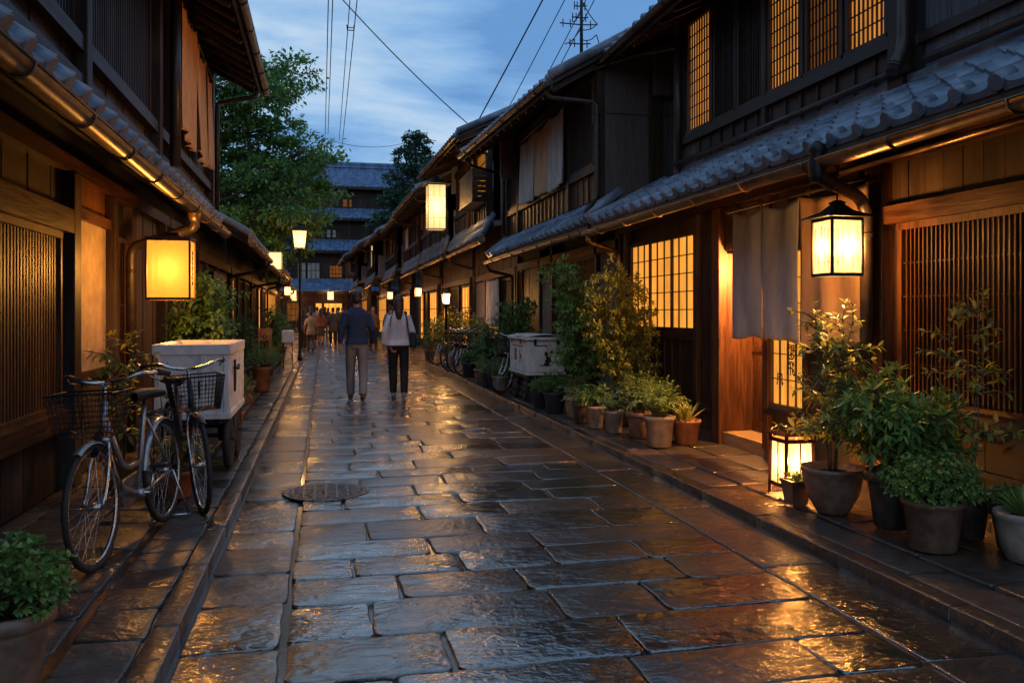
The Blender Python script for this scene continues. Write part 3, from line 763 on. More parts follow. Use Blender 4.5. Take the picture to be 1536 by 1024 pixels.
# ------------------------------------------------------------------ further right-hand houses
GRP = 'wooden townhouses lining the street'
def far_house(label, side, Y0, Y1, X1, Xg, zg, Xu, Xe, ze, slope, run, ups, downs, gable='plasterg', lean=0, tm='tile', ns=6, caps=True, pentrise=.55, z_top=None):
    h = thing('wooden_townhouse', label, 'house', (X1, (Y0+Y1)/2, 0), group=GRP)
    F = Fac(side, X1); FU = Fac(side, Xu); s = side
    zb = zg + pentrise
    core(h, F, [(Y0, Y1)], .04, zb); 
    beam(h, F, Y0, Y1, 2.25, 2.4, .09, 'brownh', 'lintel_beam')
    for m_ in downs:
        k, a, b = m_[:3]; a = Y0+(Y1-Y0)*a; b = Y0+(Y1-Y0)*b
        if k == 'lit': window(h, F, a, b, .75, 2.2, 'shojiw', nv=max(3, int((b-a)/.3)), nh=4, bw=.018); planks(h, F, a, b, .06, .75, 'wood', .25)
        elif k == 'shop': window(h, F, a, b, .35, 2.2, 'shojiw', nv=max(2, int((b-a)/.5)), nh=3, bw=.025)
        elif k == 'dim': window(h, F, a, b, .75, 2.2, 'shojid', nv=max(4, int((b-a)/.08)), nh=3, bw=.025); planks(h, F, a, b, .06, .75, 'wood', .25)
        elif k == 'lat': window(h, F, a, b, .6, 2.2, 'wood', nv=max(4, int((b-a)/.07)), nh=3, bw=.025); planks(h, F, a, b, .06, .6, 'wood', .25)
        elif k == 'door': planks(h, F, a, b, .06, 2.2, 'brown', .16, rail=1.1, name='plank_door')
        elif k == 'pla': mb = MB(); F.b(mb, a, b, .5, 2.22, -.01, .015); mb.build('plaster_panel', M['plaster'], h); planks(h, F, a, b, .06, .5, 'wood', .25)
        post(h, F, a, .11, .04, 2.3, .085)
    planks(h, F, Y0, Y1, 2.42, zg+.25, 'wood', .3, d=-.003)
    pent(h, side, Y0, Y1-.05, Xg, zg, Xu+s*.02, zb, tm=tm, ns=ns, caps=caps)
    if ups is not None:
        zt = z_top or ze + (abs(Xu-Xe))*math.tan(slope) - .1
        core(h, FU, [(Y0, Y1)], zb-.1, zt)
        z1 = zb+.42; z2 = min(zt-.3, z1+1.15)
        battened(h, FU, Y0, Y1, zb, z1, 'wood', .3); beam(h, FU, Y0, Y1, z1, z1+.09, .08, 'woodh', 'sill_beam')
        beam(h, FU, Y0, Y1, z2, z2+.1, .08, 'woodh', 'lintel_beam')
        for m_ in ups:
            k, a, b = m_[:3]; a = Y0+(Y1-Y0)*a; b = Y0+(Y1-Y0)*b
            if k == 'lit': window(h, FU, a, b, z1+.09, z2, 'shojiw' if len(m_) > 3 else 'shoji', nv=max(3, int((b-a)/.15)), nh=4, bw=.018)
            elif k == 'pla': mb = MB(); FU.b(mb, a, b, z1+.09, z2, -.01, .02); mb.build('plaster_panel', M['plasterl'], h)
            elif k == 'box':
                # projecting slatted box
                mb = MB(); FB = Fac(side, Xu - s*.42); n = int((b-a)/.07)
                for q in range(n): FB.b(mb, a+q*.07, a+q*.07+.052, z1-.1, z1+.55, 0, .02)
                for q in range(6):
                    for yy in (a, b-.02): mb.box(FB.x(-.4), FB.x(.0), yy, yy+.02, z1-.1+q*.11, z1-.1+q*.11+.085)
                FB.b(mb, a, b, z1-.12, z1-.09, -.4, .03); FB.b(mb, a, b, z1+.55, z1+.59, -.4, .03)
                window(h, FU, a, b, z1+.09, z2, 'shoji', nv=max(3, int((b-a)/.15)), nh=4, bw=.018)
                mb.build('balcony_screen', M['wood'], h)
            else: window(h, FU, a, b, z1+.09, z2, 'wood', nv=max(4, int((b-a)/.08)), nh=3, bw=.03)
            post(h, FU, a, .1, zb, zt, .085)
        ends(h, FU, Y0, Y1, zb-.2, zt, 'greyd' if gable == 'greyd' else gable)
        main_roof(h, side, Y0-.3, Y1+.2, Xe, ze, run, slope, gab=gable, Xw=Xu, ns=ns, caps=caps, tm=tm, Xe2=Xe+lean)
        downspout(h, [(Xe+s*.0, Y0+.1, ze-.1), (Xe+s*.05, Y0+.12, ze-.25), (Xu-s*.1, Y0+.12, ze-.3), (Xu-s*.1, Y0+.12, zb)], .035)
    else:
        main_roof(h, side, Y0-.05, Y1-.1, Xu, zb, run, slope, gab=gable, Xw=Xu+s*.1, gut=False, ns=ns, caps=caps, tm=tm)
    downspout(h, [(Xg, Y1-.4, zg-.05), (Xg, Y1-.4, zg-.2), (X1-s*.1, Y1-.3, zg-.35), (X1-s*.1, Y1-.3, .1)], .035)
    return h
far_house('tall right townhouse with grey plaster gable and a dark slatted window box', 1, 17.5, 22.6, 4.1, 3.32, 2.95, 3.55, 2.75, 5.15, radians(25), 3.2,
    [('box', .02, .36), ('pla', .38, .52), ('lat', .55, .95)], [('lat', 0, .3), ('lit', .32, .62), ('pla', .66, .98)], lean=-.15)
far_house('townhouse behind the tall plaster-gabled one, lantern box on its corner, right side', 1, 22.8, 28.6, 4.05, 3.25, 2.95, 3.35, 2.45, 4.75, radians(26), 3.2,
    [('pla', .02, .2), ('lat', .22, .6), ('lit', .62, .95)], [('shop', .02, .3), ('lat', .35, .65), ('shop', .75, .97)], lean=-.1)
far_house('narrow dark townhouse with two lit upper panes midway down the right side', 1, 28.8, 34.6, 3.95, 3.15, 2.9, 3.3, 2.45, 4.75, radians(27), 3.0,
    [('lit', .02, .2), ('lat', .22, .6), ('pla', .62, .95)], [('shop', .02, .45), ('door', .5, .7), ('shop', .72, .97)], lean=-.1)
far_house('distant right townhouse holding the smaller square lantern under its eave', 1, 34.8, 41, 3.6, 2.8, 2.85, 3.0, 2.15, 4.75, radians(27), 3.0,
    [('lat', .02, .3), ('lit', .32, .55, 1), ('lat', .6, .95)], [('shop', .02, .97)], ns=4, caps=False, lean=-.15)
far_house('distant right townhouse stepping toward the street where the lane narrows', 1, 41.2, 48, 3.1, 2.3, 2.8, 2.45, 1.65, 4.75, radians(27), 3.0,
    [('pla', .05, .3), ('lat', .35, .9)], [('shop', .02, .97)], ns=4, caps=False, lean=-.2)
far_house('last right-hand townhouse before the tall tiered building', 1, 48.2, 56, 2.5, 1.75, 2.8, 1.95, 1.15, 4.6, radians(27), 3.0,
    [('lit', .05, .3), ('lat', .35, .9)], [('shop', .02, .97)], ns=4, caps=False, lean=-.2)

# ------------------------------------------------------------------ left side, house near
L_ = thing('wooden_townhouse', 'near left dark townhouse with copper gutter, slatted window, plaster panel and ochre cloths upstairs', 'house', (-2.0, 7.5, 0), group=GRP)
F1 = Fac(-1, -2.0); FU = Fac(-1, -1.72)
core(L_, F1, [(1.0, 13.8)], .04, 2.95); core(L_, FU, [(1.0, 13.3)], 2.8, 5.3)
for (a, b) in ((2.2, 4.55), (4.62, 6.98)): window(L_, F1, a, b, .66, 2.02, 'black', nv=round((b-a)/.062), nh=2, bw=.030, m='brown', depth=.06, hb=.02)
beam(L_, F1, 1.0, 7.05, .52, .66, .10, 'brownh', 'sill_beam'); beam(L_, F1, 1.0, 7.05, 2.02, 2.20, .12, 'brownh', 'lintel_beam')
planks(L_, F1, 1.0, 7.05, .06, .52, 'wood', .2); planks(L_, F1, 1.0, 7.05, 2.2, 2.5, 'wood', .24)
post(L_, F1, 7.15, .18, .04, 2.5, .12, 'wood')
mb = MB(); F1.b(mb, 7.25, 8.42, .90, 2.18, -.01, .02); mb.build('plaster_panel', M['plaster'], L_)
planks(L_, F1, 7.25, 8.42, .06, .84, 'wood', .2); beam(L_, F1, 7.24, 8.44, .84, .91, .06, 'woodh', 'sill_beam'); beam(L_, F1, 7.24, 8.44, 2.18, 2.27, .07, 'brownh', 'lintel_beam')
planks(L_, F1, 7.25, 8.42, 2.27, 2.5, 'brown', .3)
post(L_, F1, 8.50, .14, .04, 2.5, .10)
window(L_, F1, 8.60, 9.25, .2, 2.15, 'brown', nv=6, nh=3, bw=.02, m='brown')
post(L_, F1, 9.30, .1, .04, 2.5, .08)
planks(L_, F1, 9.35, 11.0, .06, 2.5, 'brown', .19, rail=.95); post(L_, F1, 11.05, .12, .04, 2.5, .1)
window(L_, F1, 11.1, 12.3, .7, 2.2, 'shojid', nv=12, nh=3, bw=.02); planks(L_, F1, 11.1, 12.3, .06, .7, 'wood', .2)
planks(L_, F1, 12.3, 13.7, .06, 2.5, 'wood', .2)
beam(L_, F1, 1.0, 13.8, 2.5, 2.62, .1, 'brownh', 'eave_beam')
pent(L_, -1, 3.2, 10.9, -1.2, 2.40, -1.74, 2.86)
mb = MB(); mb.lathe((-1.19, 8.42, 2.26), [(.04,0),(.065,.05),(.075,.16),(.08,.18)], 14); mb.build('hopper', M['copper'], L_)
downspout(L_, [(-1.19, 8.42, 2.34), (-1.19, 8.42, 2.22), (-1.80, 8.78, 2.06), (-1.84, 8.80, 1.98), (-1.84, 8.80, .05)], .045, 'pipe')
# upper storey
beam(L_, FU, 1.0, 13.2, 2.86, 3.05, .10, 'woodh', 'base_beam'); beam(L_, FU, 1.0, 13.2, 3.22, 3.33, .10, 'woodh', 'sill_beam')
planks(L_, FU, 1.0, 13.2, 3.05, 3.22, 'wood', .3)
for (a, b, pn) in ((2.0, 4.4, 'plasterg'), (4.5, 6.3, 'plasterg'), (6.45, 8.9, 'black')): window(L_, FU, a, b, 3.33, 4.9, pn, nv=round((b-a)/.07), nh=2, bw=.028)
planks(L_, FU, 9.5, 13.2, 3.33, 5.1, 'wood', .25)
for yy in (4.45, 6.38, 9.05, 9.7, 13.2): post(L_, FU, yy, .14, 2.9, 5.2, .12)
mb = MB(); mb.tube([(-1.52, 9.35, 5.0), (-1.52, 9.35, 2.95)], .055, 12); mb.build('downspout', M['pipe'], L_)
mb = MB(); mb.tube(pipe_bends([(-.98, 13.1, 4.8), (-.98, 13.1, 4.66), (-1.55, 13.15, 4.55), (-1.55, 13.15, 2.7)]), .035, 10); mb.build('corner_pipe', M['pipe'], L_)
ends(L_, FU, 1.0, 13.3, 2.8, 5.3, 'wood')
main_roof(L_, -1, 1.0, 13.5, -.94, 4.88, 3.4, radians(27), gab='greyd', Xw=-1.72)

far_house('low left house with plants and a slim post-top lamp before it, under the big tree', -1, 13.9, 18.6, -2.0, -1.12, 2.52, -2.0, 0, 0, radians(24), 1.8, None,
    [('pla', .02, .2), ('lat', .22, .5), ('dim', .52, .75), ('door', .8, .97)], pentrise=.6, gable='wood')
far_house('low left shop with warm lit shoji front below the tree', -1, 18.8, 23.8, -2.0, -1.15, 2.45, -2.0, 0, 0, radians(24), 1.8, None,
    [('lit', .02, .22), ('lat', .3, .6), ('dim', .62, .95)], pentrise=.6, gable='wood')
far_house('low left shop with open lit front and menu board outside', -1, 24.0, 30.5, -2.0, -1.15, 2.6, -2.0, 0, 0, radians(24), 1.8, None,
    [('lat', .02, .35), ('shop', .38, .6), ('dim', .65, .97)], pentrise=.6, gable='wood', ns=4, caps=False)
far_house('distant left shop row house with bright entrance behind the crowd', -1, 30.8, 39, -2.1, -1.3, 2.5, -2.1, 0, 0, radians(24), 1.8, None,
    [('shop', .02, .97)], pentrise=.6, gable='wood', ns=4, caps=False)
far_house('farthest left house where the lane ends', -1, 39.3, 50, -2.4, -1.6, 2.5, -2.4, 0, 0, radians(24), 1.8, None,
    [('shop', .02, .4), ('lat', .42, .97)], pentrise=.6, gable='wood', ns=4, caps=False)

# ------------------------------------------------------------------ tall tiered building at the end of the lane
T_ = thing('tiered_building', 'tall dark multi-storey timber building with stacked blue tiled roofs closing the end of the lane', 'building', (1.5, 66, 0))
X0, X1 = -7, 9; YF = 62
def fwin(x0, x1, z0, z1, yf, pane, nv=4, nh=3):
    mb = MB(); mb.box(x0, x1, yf-.08, yf, z1-.08, z1); mb.box(x0, x1, yf-.08, yf, z0, z0+.08); mb.box(x0, x0+.08, yf-.077, yf, z0+.08, z1-.08); mb.box(x1-.08, x1, yf-.077, yf, z0+.08, z1-.08)
    f = mb.build('window', M['wood'], T_)
    mb = MB(); mb.box(x0+.05, x1-.05, yf-.03, yf-.01, z0+.05, z1-.05); mb.build('pane', M[pane], f)
    mb = MB()
    for k in range(1, nv): c = x0+(x1-x0)*k/nv; mb.box(c-.02, c+.02, yf-.06, yf-.03, z0+.08, z1-.08)
    for k in range(1, nh): c = z0+(z1-z0)*k/nh; mb.box(x0+.08, x1-.08, yf-.05, yf-.035, c-.02, c+.02)
    mb.build('lattice', M['wood'], f)
tiers = [ # wall x0,x1, yfront, z0,z1, eave overhang z, roof top z
    (-8, 8, 62.0, 0, 3.0), (-7, 7.5, 63.2, 3.0, 6.0), (-6, 7.2, 64.2, 6.0, 8.5), (-5.5, 6.8, 65.2, 8.5, 11.0)]
for i, (x0, x1, yf, z0, z1) in enumerate(tiers):
    mb = MB(); mb.box(x0, x1, yf, yf+9, z0, z1+.25); mb.build('wall', M['wood'], T_)
    mb = MB(); n = 10
    for k in range(n+1):
        c = x0+(x1-x0)*k/n; mb.box(c-.08, c+.08, yf-.06, yf+.02, z0, z1)
    mb.box(x0, x1, yf-.09, yf, z1-.7, z1-.55); mb.box(x0, x1, yf-.09, yf, z0+.7 if i else z0+.02, z0+.85 if i else z0+.1)
    mb.build('timber_frame', M['woodx'], T_)
    top = i == 3
    run = 3.6 if top else 1.9; rise = 2.0 if top else .95
    ye = yf-1.0; mb = MB()
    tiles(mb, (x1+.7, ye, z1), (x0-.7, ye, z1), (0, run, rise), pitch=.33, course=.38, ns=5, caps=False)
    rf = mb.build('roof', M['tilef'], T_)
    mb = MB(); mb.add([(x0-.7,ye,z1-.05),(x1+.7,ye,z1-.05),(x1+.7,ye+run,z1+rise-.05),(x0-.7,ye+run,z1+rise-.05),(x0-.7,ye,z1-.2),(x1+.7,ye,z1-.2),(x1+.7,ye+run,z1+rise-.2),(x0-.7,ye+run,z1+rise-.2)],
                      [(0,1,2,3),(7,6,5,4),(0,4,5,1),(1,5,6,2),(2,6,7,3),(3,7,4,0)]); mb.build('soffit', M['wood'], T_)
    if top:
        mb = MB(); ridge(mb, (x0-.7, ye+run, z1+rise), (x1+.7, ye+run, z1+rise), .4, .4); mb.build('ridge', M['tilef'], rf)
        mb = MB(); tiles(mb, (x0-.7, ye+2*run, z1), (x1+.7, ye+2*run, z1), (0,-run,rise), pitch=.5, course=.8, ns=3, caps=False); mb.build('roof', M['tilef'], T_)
fwin(.2, 1.0, 7.05, 7.75, 64.2, 'plasterl', 2, 2); fwin(-2.5, -.7, 7.0, 7.8, 64.2, 'wood'); fwin(1.6, 4, 7.0, 7.8, 64.2, 'wood')
fwin(1.4, 2.2, 9.5, 10.2, 65.2, 'shojid', 2, 2); fwin(-3, -1, 9.4, 10.3, 65.2, 'wood'); fwin(-.6, 1.1, 9.4, 10.3, 65.2, 'wood')
fwin(-1.9, -.2, 3.9, 5.2, 63.2, 'plasterl', 5, 2); fwin(.4, 1.4, 4.0, 5.0, 63.2, 'shojid', 4, 3); fwin(-5.2, -3.6, 4.0, 5.2, 63.2, 'wood', 4, 3)
fwin(-2.6, -1.6, .8, 2.2, 62, 'shojid', 3, 3); fwin(-.6, 1.4, .1, 2.2, 62, 'shojiw', 4, 3)
fwin(-4.2, -3.2, .8, 2.2, 62, 'shojid', 3, 3)

# ------------------------------------------------------------------ foliage
def leaf_obj(name, P, D, Nm, Ln, Wd, m, parent, curl=.15, simple=False):
    P, D, Nm = (np.asarray(a, dtype=float) for a in (P, D, Nm)); Ln = np.asarray(Ln, float); Wd = np.asarray(Wd, float)
    D /= np.linalg.norm(D, axis=1, keepdims=True)+1e-9
    S = np.cross(D, Nm); S /= np.linalg.norm(S, axis=1, keepdims=True)+1e-9
    Nn = np.cross(S, D)
    if simple:
        T = np.array([(0,0,0),(.5,.5,.12),(1,0,-.1),(.5,-.5,.12)]); F = [(0,1,2),(0,2,3)]
    else:
        T = np.array([(0,0,0),(.36,0,0),(.72,0,0),(1,0,0),(.28,.42,.16),(.64,.40,.14),(.28,-.42,.16),(.64,-.40,.14)])
        F = [(0,1,4),(1,2,5,4),(2,3,5),(0,6,1),(1,6,7,2),(2,7,3)]
    t = T[:,0]; h = -curl*t**2
    V = (P[:,None,:] + D[:,None,:]*(t[None,:,None]*Ln[:,None,None]) + S[:,None,:]*(T[:,1][None,:,None]*Wd[:,None,None])
         + Nn[:,None,:]*((T[:,2][None,:]*Wd[:,None] + h[None,:]*Ln[:,None])[:,:,None]))
    k = len(T); n = len(P); off = np.array(parent_world(parent)) if parent is not None else np.zeros(3)
    V = V.reshape(-1,3) - off
    me = bpy.data.meshes.new(name)
    base = np.arange(n)*k
    loops = []; 
    lt = np.array([len(f) for f in F]); flat = np.concatenate([np.array(f) for f in F])
    allv = (base[:,None] + flat[None,:]).ravel(); tot = np.tile(lt, n); st = np.concatenate([[0], np.cumsum(tot)[:-1]])
    me.vertices.add(len(V)); me.vertices.foreach_set('co', V.ravel())
    me.loops.add(len(allv)); me.loops.foreach_set('vertex_index', allv.astype(np.int32))
    me.polygons.add(len(tot)); me.polygons.foreach_set('loop_start', st.astype(np.int32)); me.polygons.foreach_set('loop_total', tot.astype(np.int32))
    me.polygons.foreach_set('use_smooth', np.ones(len(tot), bool))
    me.materials.append(M[m]); me.update(calc_edges=True); me.validate()
    o = bpy.data.objects.new(name, me); COL.objects.link(o)
    if parent is not None: o.parent = parent
    return o
def curve_pts(p0, p1, sag, n=6, wob=0, rnd=random):
    p0 = Vector(p0); p1 = Vector(p1); out = []
    for i in range(n+1):
        t = i/n; p = p0.lerp(p1, t); p.z += sag*4*t*(1-t)
        if wob and 0 < i: p += Vector((rnd.uniform(-1,1), rnd.uniform(-1,1), rnd.uniform(-.5,.5)))*wob*t
        out.append(p)
    return out
def leaves_on(polys, dens, L0, W0, f0=.25, out=.9, droop=.2, term=5, rnd=random, flat=False, up=.35):
    P, D, Nn, Ls, Ws = [], [], [], [], []
    for pl in polys:
        seg = [(pl[i+1]-pl[i]).length for i in range(len(pl)-1)]; tot = sum(seg)
        n = max(1, int(tot*(1-f0)*dens)); ang = rnd.uniform(0, 6)
        for k in range(n+term):
            f = f0 + (1-f0)*(k+.5)/n if k < n else 1.0
            f = min(f, 1.0); d = f*tot; i = 0
            while i < len(seg)-1 and d > seg[i]: d -= seg[i]; i += 1
            dr = (pl[i+1]-pl[i]).normalized(); p = pl[i] + dr*min(d, seg[i])
            a = dr.orthogonal().normalized(); b = dr.cross(a)
            if flat:
                sd = dr.cross(Vector((0,0,1))).normalized(); rad = sd*(1 if k % 2 else -1) + Vector((0,0,rnd.uniform(-.1,.25)))
            else:
                ang += 2.4; rad = a*cos(ang)+b*sin(ang)
            ld = dr*(.55 if k < n else 1.0) + rad*out*rnd.uniform(.7,1.2) + Vector((0,0,-droop*rnd.uniform(.2,1.6)))
            nm = Vector((0,0,1)) + dr*up + Vector((rnd.uniform(-.5,.5), rnd.uniform(-.5,.5), 0))
            sc_ = rnd.uniform(.65, 1.2)*(1 if f < .9 else .85)
            P.append(p); D.append(ld); Nn.append(nm); Ls.append(L0*sc_); Ws.append(W0*sc_)
    return P, D, Nn, Ls, Ws
def stems_obj(polys, r0, r1, parent, name='stem', m='stem', n=5):
    mb = MB()
    for pl in polys:
        k = len(pl); mb.tube(pl, [r0+(r1-r0)*i/(k-1) for i in range(k)], n)
    return mb.build(name, M[m], parent)
POTS = {
 'bell': [(.60,0),(.66,.03),(.86,.75),(.88,.80),(1.0,.82),(1.02,.90),(1.0,.98),(.95,1.0),(.88,.97),(.86,.88)],
 'round': [(.55,0),(.60,.02),(.80,.30),(.92,.62),(.95,.82),(1.0,.86),(1.03,.94),(1.0,1.0),(.93,1.0),(.88,.90)],
 'plain': [(.68,0),(.72,.02),(.90,.86),(.98,.88),(1.0,.93),(.99,1.0),(.92,1.0),(.88,.90)],
 'wide': [(.5,0),(.56,.06),(.85,.40),(.97,.75),(1.0,.88),(1.06,.92),(1.06,1.0),(.98,1.0),(.92,.90)]}
def pot(root, c, r, h, kind, m):
    prof = [(a*r, b*h) for a, b in POTS[kind]]
    mb = MB(); mb.lathe(c, prof, 28); mb.build('pot', M[m], root)
    mb = MB(); mb.lathe((c[0],c[1],c[2]+h*.86), [(r*.87,0),(r*.5,.012),(.01,.02)], 18); mb.build('soil', M['soil'], root)
def plant(label, x, y, r, h, kind, pm, form, lm, H, W, seed=0, dens=None, z=.05, group=None, name='potted_plant', L0=None, n=None, cat='potted plant', lean=(0,0)):
    """form: ball, bush, fern, spike, shrub, tree; H = top of foliage above ground, W = foliage radius"""
    rnd = random.Random(seed*31+int(x*100)+int(y*10))
    t = thing(name, label, cat, (x, y, z), 0, group)
    pot(t, (x,y,z), r, h, kind, pm)
    zs = z+h*.9; polys = []; base = Vector((x,y,zs)); simple = False
    st = []
    if form == 'ball':
        n = n or 150; cz = zs + (H-zs)*.36
        for k in range(n):
            a = rnd.uniform(0, 2*pi); u = rnd.uniform(-.35, 1); q = sqrt(1-u*u*.98) if u > -.9 else .5
            rr = rnd.uniform(.72, 1.06)
            e = Vector((x+cos(a)*q*W*rr, y+sin(a)*q*W*rr, cz+u*(H-cz)*rr))
            p0 = base.lerp(Vector((e.x, e.y, zs)), .25); polys.append(curve_pts(p0, e, rnd.uniform(.0,.03), 4, .006, rnd))
        lv = leaves_on(polys, dens or 75, L0 or .035, (L0 or .035)*.55, .45, 1.0, .1, 7, rnd)
        st = polys[::3]; sr = (.003,.0015)
    elif form == 'bush':
        n = n or 34
        for k in range(n):
            a = rnd.uniform(0, 2*pi); q = sqrt(rnd.uniform(0,1)); hh = H-zs
            e = Vector((x+cos(a)*q*W, y+sin(a)*q*W, zs+hh*rnd.uniform(.35,1)*(1-.35*q*q)))
            b0 = curve_pts(base+Vector((rnd.uniform(-.03,.03), rnd.uniform(-.03,.03), 0)), e, .04, 5, .012, rnd); polys.append(b0)
            for j in range(3):
                p = b0[rnd.randint(2,4)]; e2 = p + Vector((rnd.uniform(-1,1), rnd.uniform(-1,1), rnd.uniform(-.1,.9)))*W*.4
                polys.append(curve_pts(p, e2, .01, 3, .005, rnd))
        l0 = L0 or .085; lv = leaves_on(polys, dens or 36, l0, l0*.34, .35, 1.0, .35, 6, rnd); st = polys; sr = (.005,.002)
    elif form == 'fern':
        n = n or 40
        for k in range(n):
            a = rnd.uniform(0, 2*pi); q = rnd.uniform(.25,1); hh = H-zs
            e = Vector((x+cos(a)*q*W, y+sin(a)*q*W, zs+hh*(1.0-.75*q*q)*rnd.uniform(.75,1.05)))
            polys.append(curve_pts(base+Vector((cos(a),sin(a),0))*r*.3, e, hh*.28*q, 8, .004, rnd))
        l0 = L0 or .06; lv = leaves_on(polys, dens or 70, l0, l0*.22, .22, 1.3, .25, 3, rnd, flat=True); st = polys; sr = (.003,.0012)
    elif form == 'spike':
        n = n or 26; P, D, Nn, Ls, Ws = [], [], [], [], []
        for k in range(n):
            a = rnd.uniform(0, 2*pi); q = rnd.uniform(.1,1)
            P.append(base+Vector((cos(a),sin(a),0))*r*.2); D.append((cos(a)*q*W/(H-zs), sin(a)*q*W/(H-zs), 1.1-.5*q)); Nn.append((-cos(a)*.6,-sin(a)*.6,1))
            l = (H-zs)*rnd.uniform(.7,1.1); Ls.append(l); Ws.append(l*.13)
        lv = (P, D, Nn, Ls, Ws)
    elif form == 'shrub':     # tall, several stems, dense side shoots
        n = n or 9; hh = H-zs
        for k in range(n):
            a = rnd.uniform(0, 2*pi); q = rnd.uniform(.2,.75)
            e = Vector((x+lean[0]+cos(a)*q*W, y+lean[1]+sin(a)*q*W, zs+hh*rnd.uniform(.65,1)))
            ms = curve_pts(base+Vector((cos(a),sin(a),0))*.05, e, 0, 9, .03, rnd); polys.append(ms); st.append(ms)
            for j in range(int(hh*20)):
                i = rnd.randint(1,8); p = ms[i].lerp(ms[i+1], rnd.random()) ; a2 = rnd.uniform(0,2*pi); l = W*rnd.uniform(.3,.8)*(1.05-.45*i/9)
                sp = curve_pts(p, p+Vector((cos(a2)*l, sin(a2)*l, l*rnd.uniform(-.1,.7))), .02, 3, .01, rnd); polys.append(sp)
        l0 = L0 or .05; lv = leaves_on(polys, dens or 42, l0, l0*.5, .2, 1.0, .2, 4, rnd); sr = (.009,.003)
    elif form == 'tree':      # airy small tree
        n = n or 3; hh = H-zs
        for k in range(n):
            a = 2*pi*k/n + rnd.uniform(-.5,.5)
            e = Vector((x+lean[0]+cos(a)*W*.35, y+lean[1]+sin(a)*W*.35, zs+hh*rnd.uniform(.85,1)))
            ms = curve_pts(base+Vector((cos(a),sin(a),0))*.02, e, 0, 10, .02, rnd); st.append(ms); polys.append(ms[4:])
            for j in range(int(hh*11)):
                i = rnd.randint(2,9); p = ms[i]; a2 = rnd.uniform(0,2*pi); l = W*rnd.uniform(.45,1)*(1.15-.07*i)
                sp = curve_pts(p, p+Vector((cos(a2)*l, sin(a2)*l, l*rnd.uniform(.05,.6))), .02, 5, .012, rnd); polys.append(sp); st.append(sp)
        l0 = L0 or .065; lv = leaves_on(polys, dens or 30, l0, l0*.42, .25, 1.0, .15, 4, rnd); sr = (.008,.0025)
    if st: stems_obj(st, sr[0], sr[1], t, n=4)
    leaf_obj('foliage', *lv, lm, t)
    return t
RP = 'potted plants along the right pavement'; LP_ = 'potted plants along the left pavement'
# near right group
plant('tall airy yellow-lit shrub in a brown glazed pot beside the glowing floor lantern', 3.38, 5.05, .20, .31, 'wide', 'potb', 'tree', 'lf_olive', 1.52, .33, 1, group=RP, n=6, L0=.075, dens=42)
plant('large leafy green bush in a dark tapered pot, second from the floor lantern', 3.52, 4.62, .17, .36, 'bell', 'potd', 'bush', 'lf_green', 1.06, .42, 2, group=RP, L0=.10, n=52, dens=40)
plant('dense round small-leaved bright green plant in a brown rimmed pot at the near right', 3.42, 4.14, .175, .29, 'plain', 'potb', 'ball', 'lf_bright', .60, .27, 3, group=RP, L0=.032, n=420, dens=60)
plant('thin tall sparse sapling before the fine brown lattice', 3.80, 4.30, .13, .28, 'bell', 'potd', 'tree', 'lf_olive', 1.55, .30, 4, group=RP, n=3, L0=.065, dens=36)
plant('spiky little plant in a pale grey bowl pot at the right edge of the picture', 3.74, 3.82, .155, .27, 'round', 'clay', 'spike', 'lf_green', .47, .16, 5, group=RP, n=44)
plant('low dark plant in a dark pot in the shade under the lattice sill', 3.86, 4.02, .13, .24, 'bell', 'potd', 'bush', 'lf_dark', .42, .12, 55, group=RP, n=12, L0=.05)
t = thing('potted_plant', 'small square black pot of moss directly in front of the floor lantern', 'potted plant', (3.27,5.32,.05), 0, RP)
mb = MB()
for zz0, zz1, ww0, ww1 in ((0,.15,.055,.075),):
    vs = [(3.27+sx_*w_, 5.32+sy_*w_, .05+z_) for w_, z_ in ((ww0,0),(ww1,.15),(.083,.152),(.083,.175),(.07,.175),(.068,.15)) for sx_, sy_ in ((-1,-1),(1,-1),(1,1),(-1,1))]
    mb.add(vs, [(i*4+k, i*4+(k+1)%4, (i+1)*4+(k+1)%4, (i+1)*4+k) for i in range(5) for k in range(4)] + [(3,2,1,0),(20,21,22,23)])
mb.build('pot', M['potd'], t)
pl = [curve_pts((3.27+random.uniform(-.05,.05), 5.32+random.uniform(-.05,.05), .2), (3.27+random.uniform(-.07,.07), 5.32+random.uniform(-.07,.07), .26), 0, 2) for _ in range(60)]
leaf_obj('foliage', *leaves_on(pl, 80, .02, .01, .1), 'lf_dark', t)
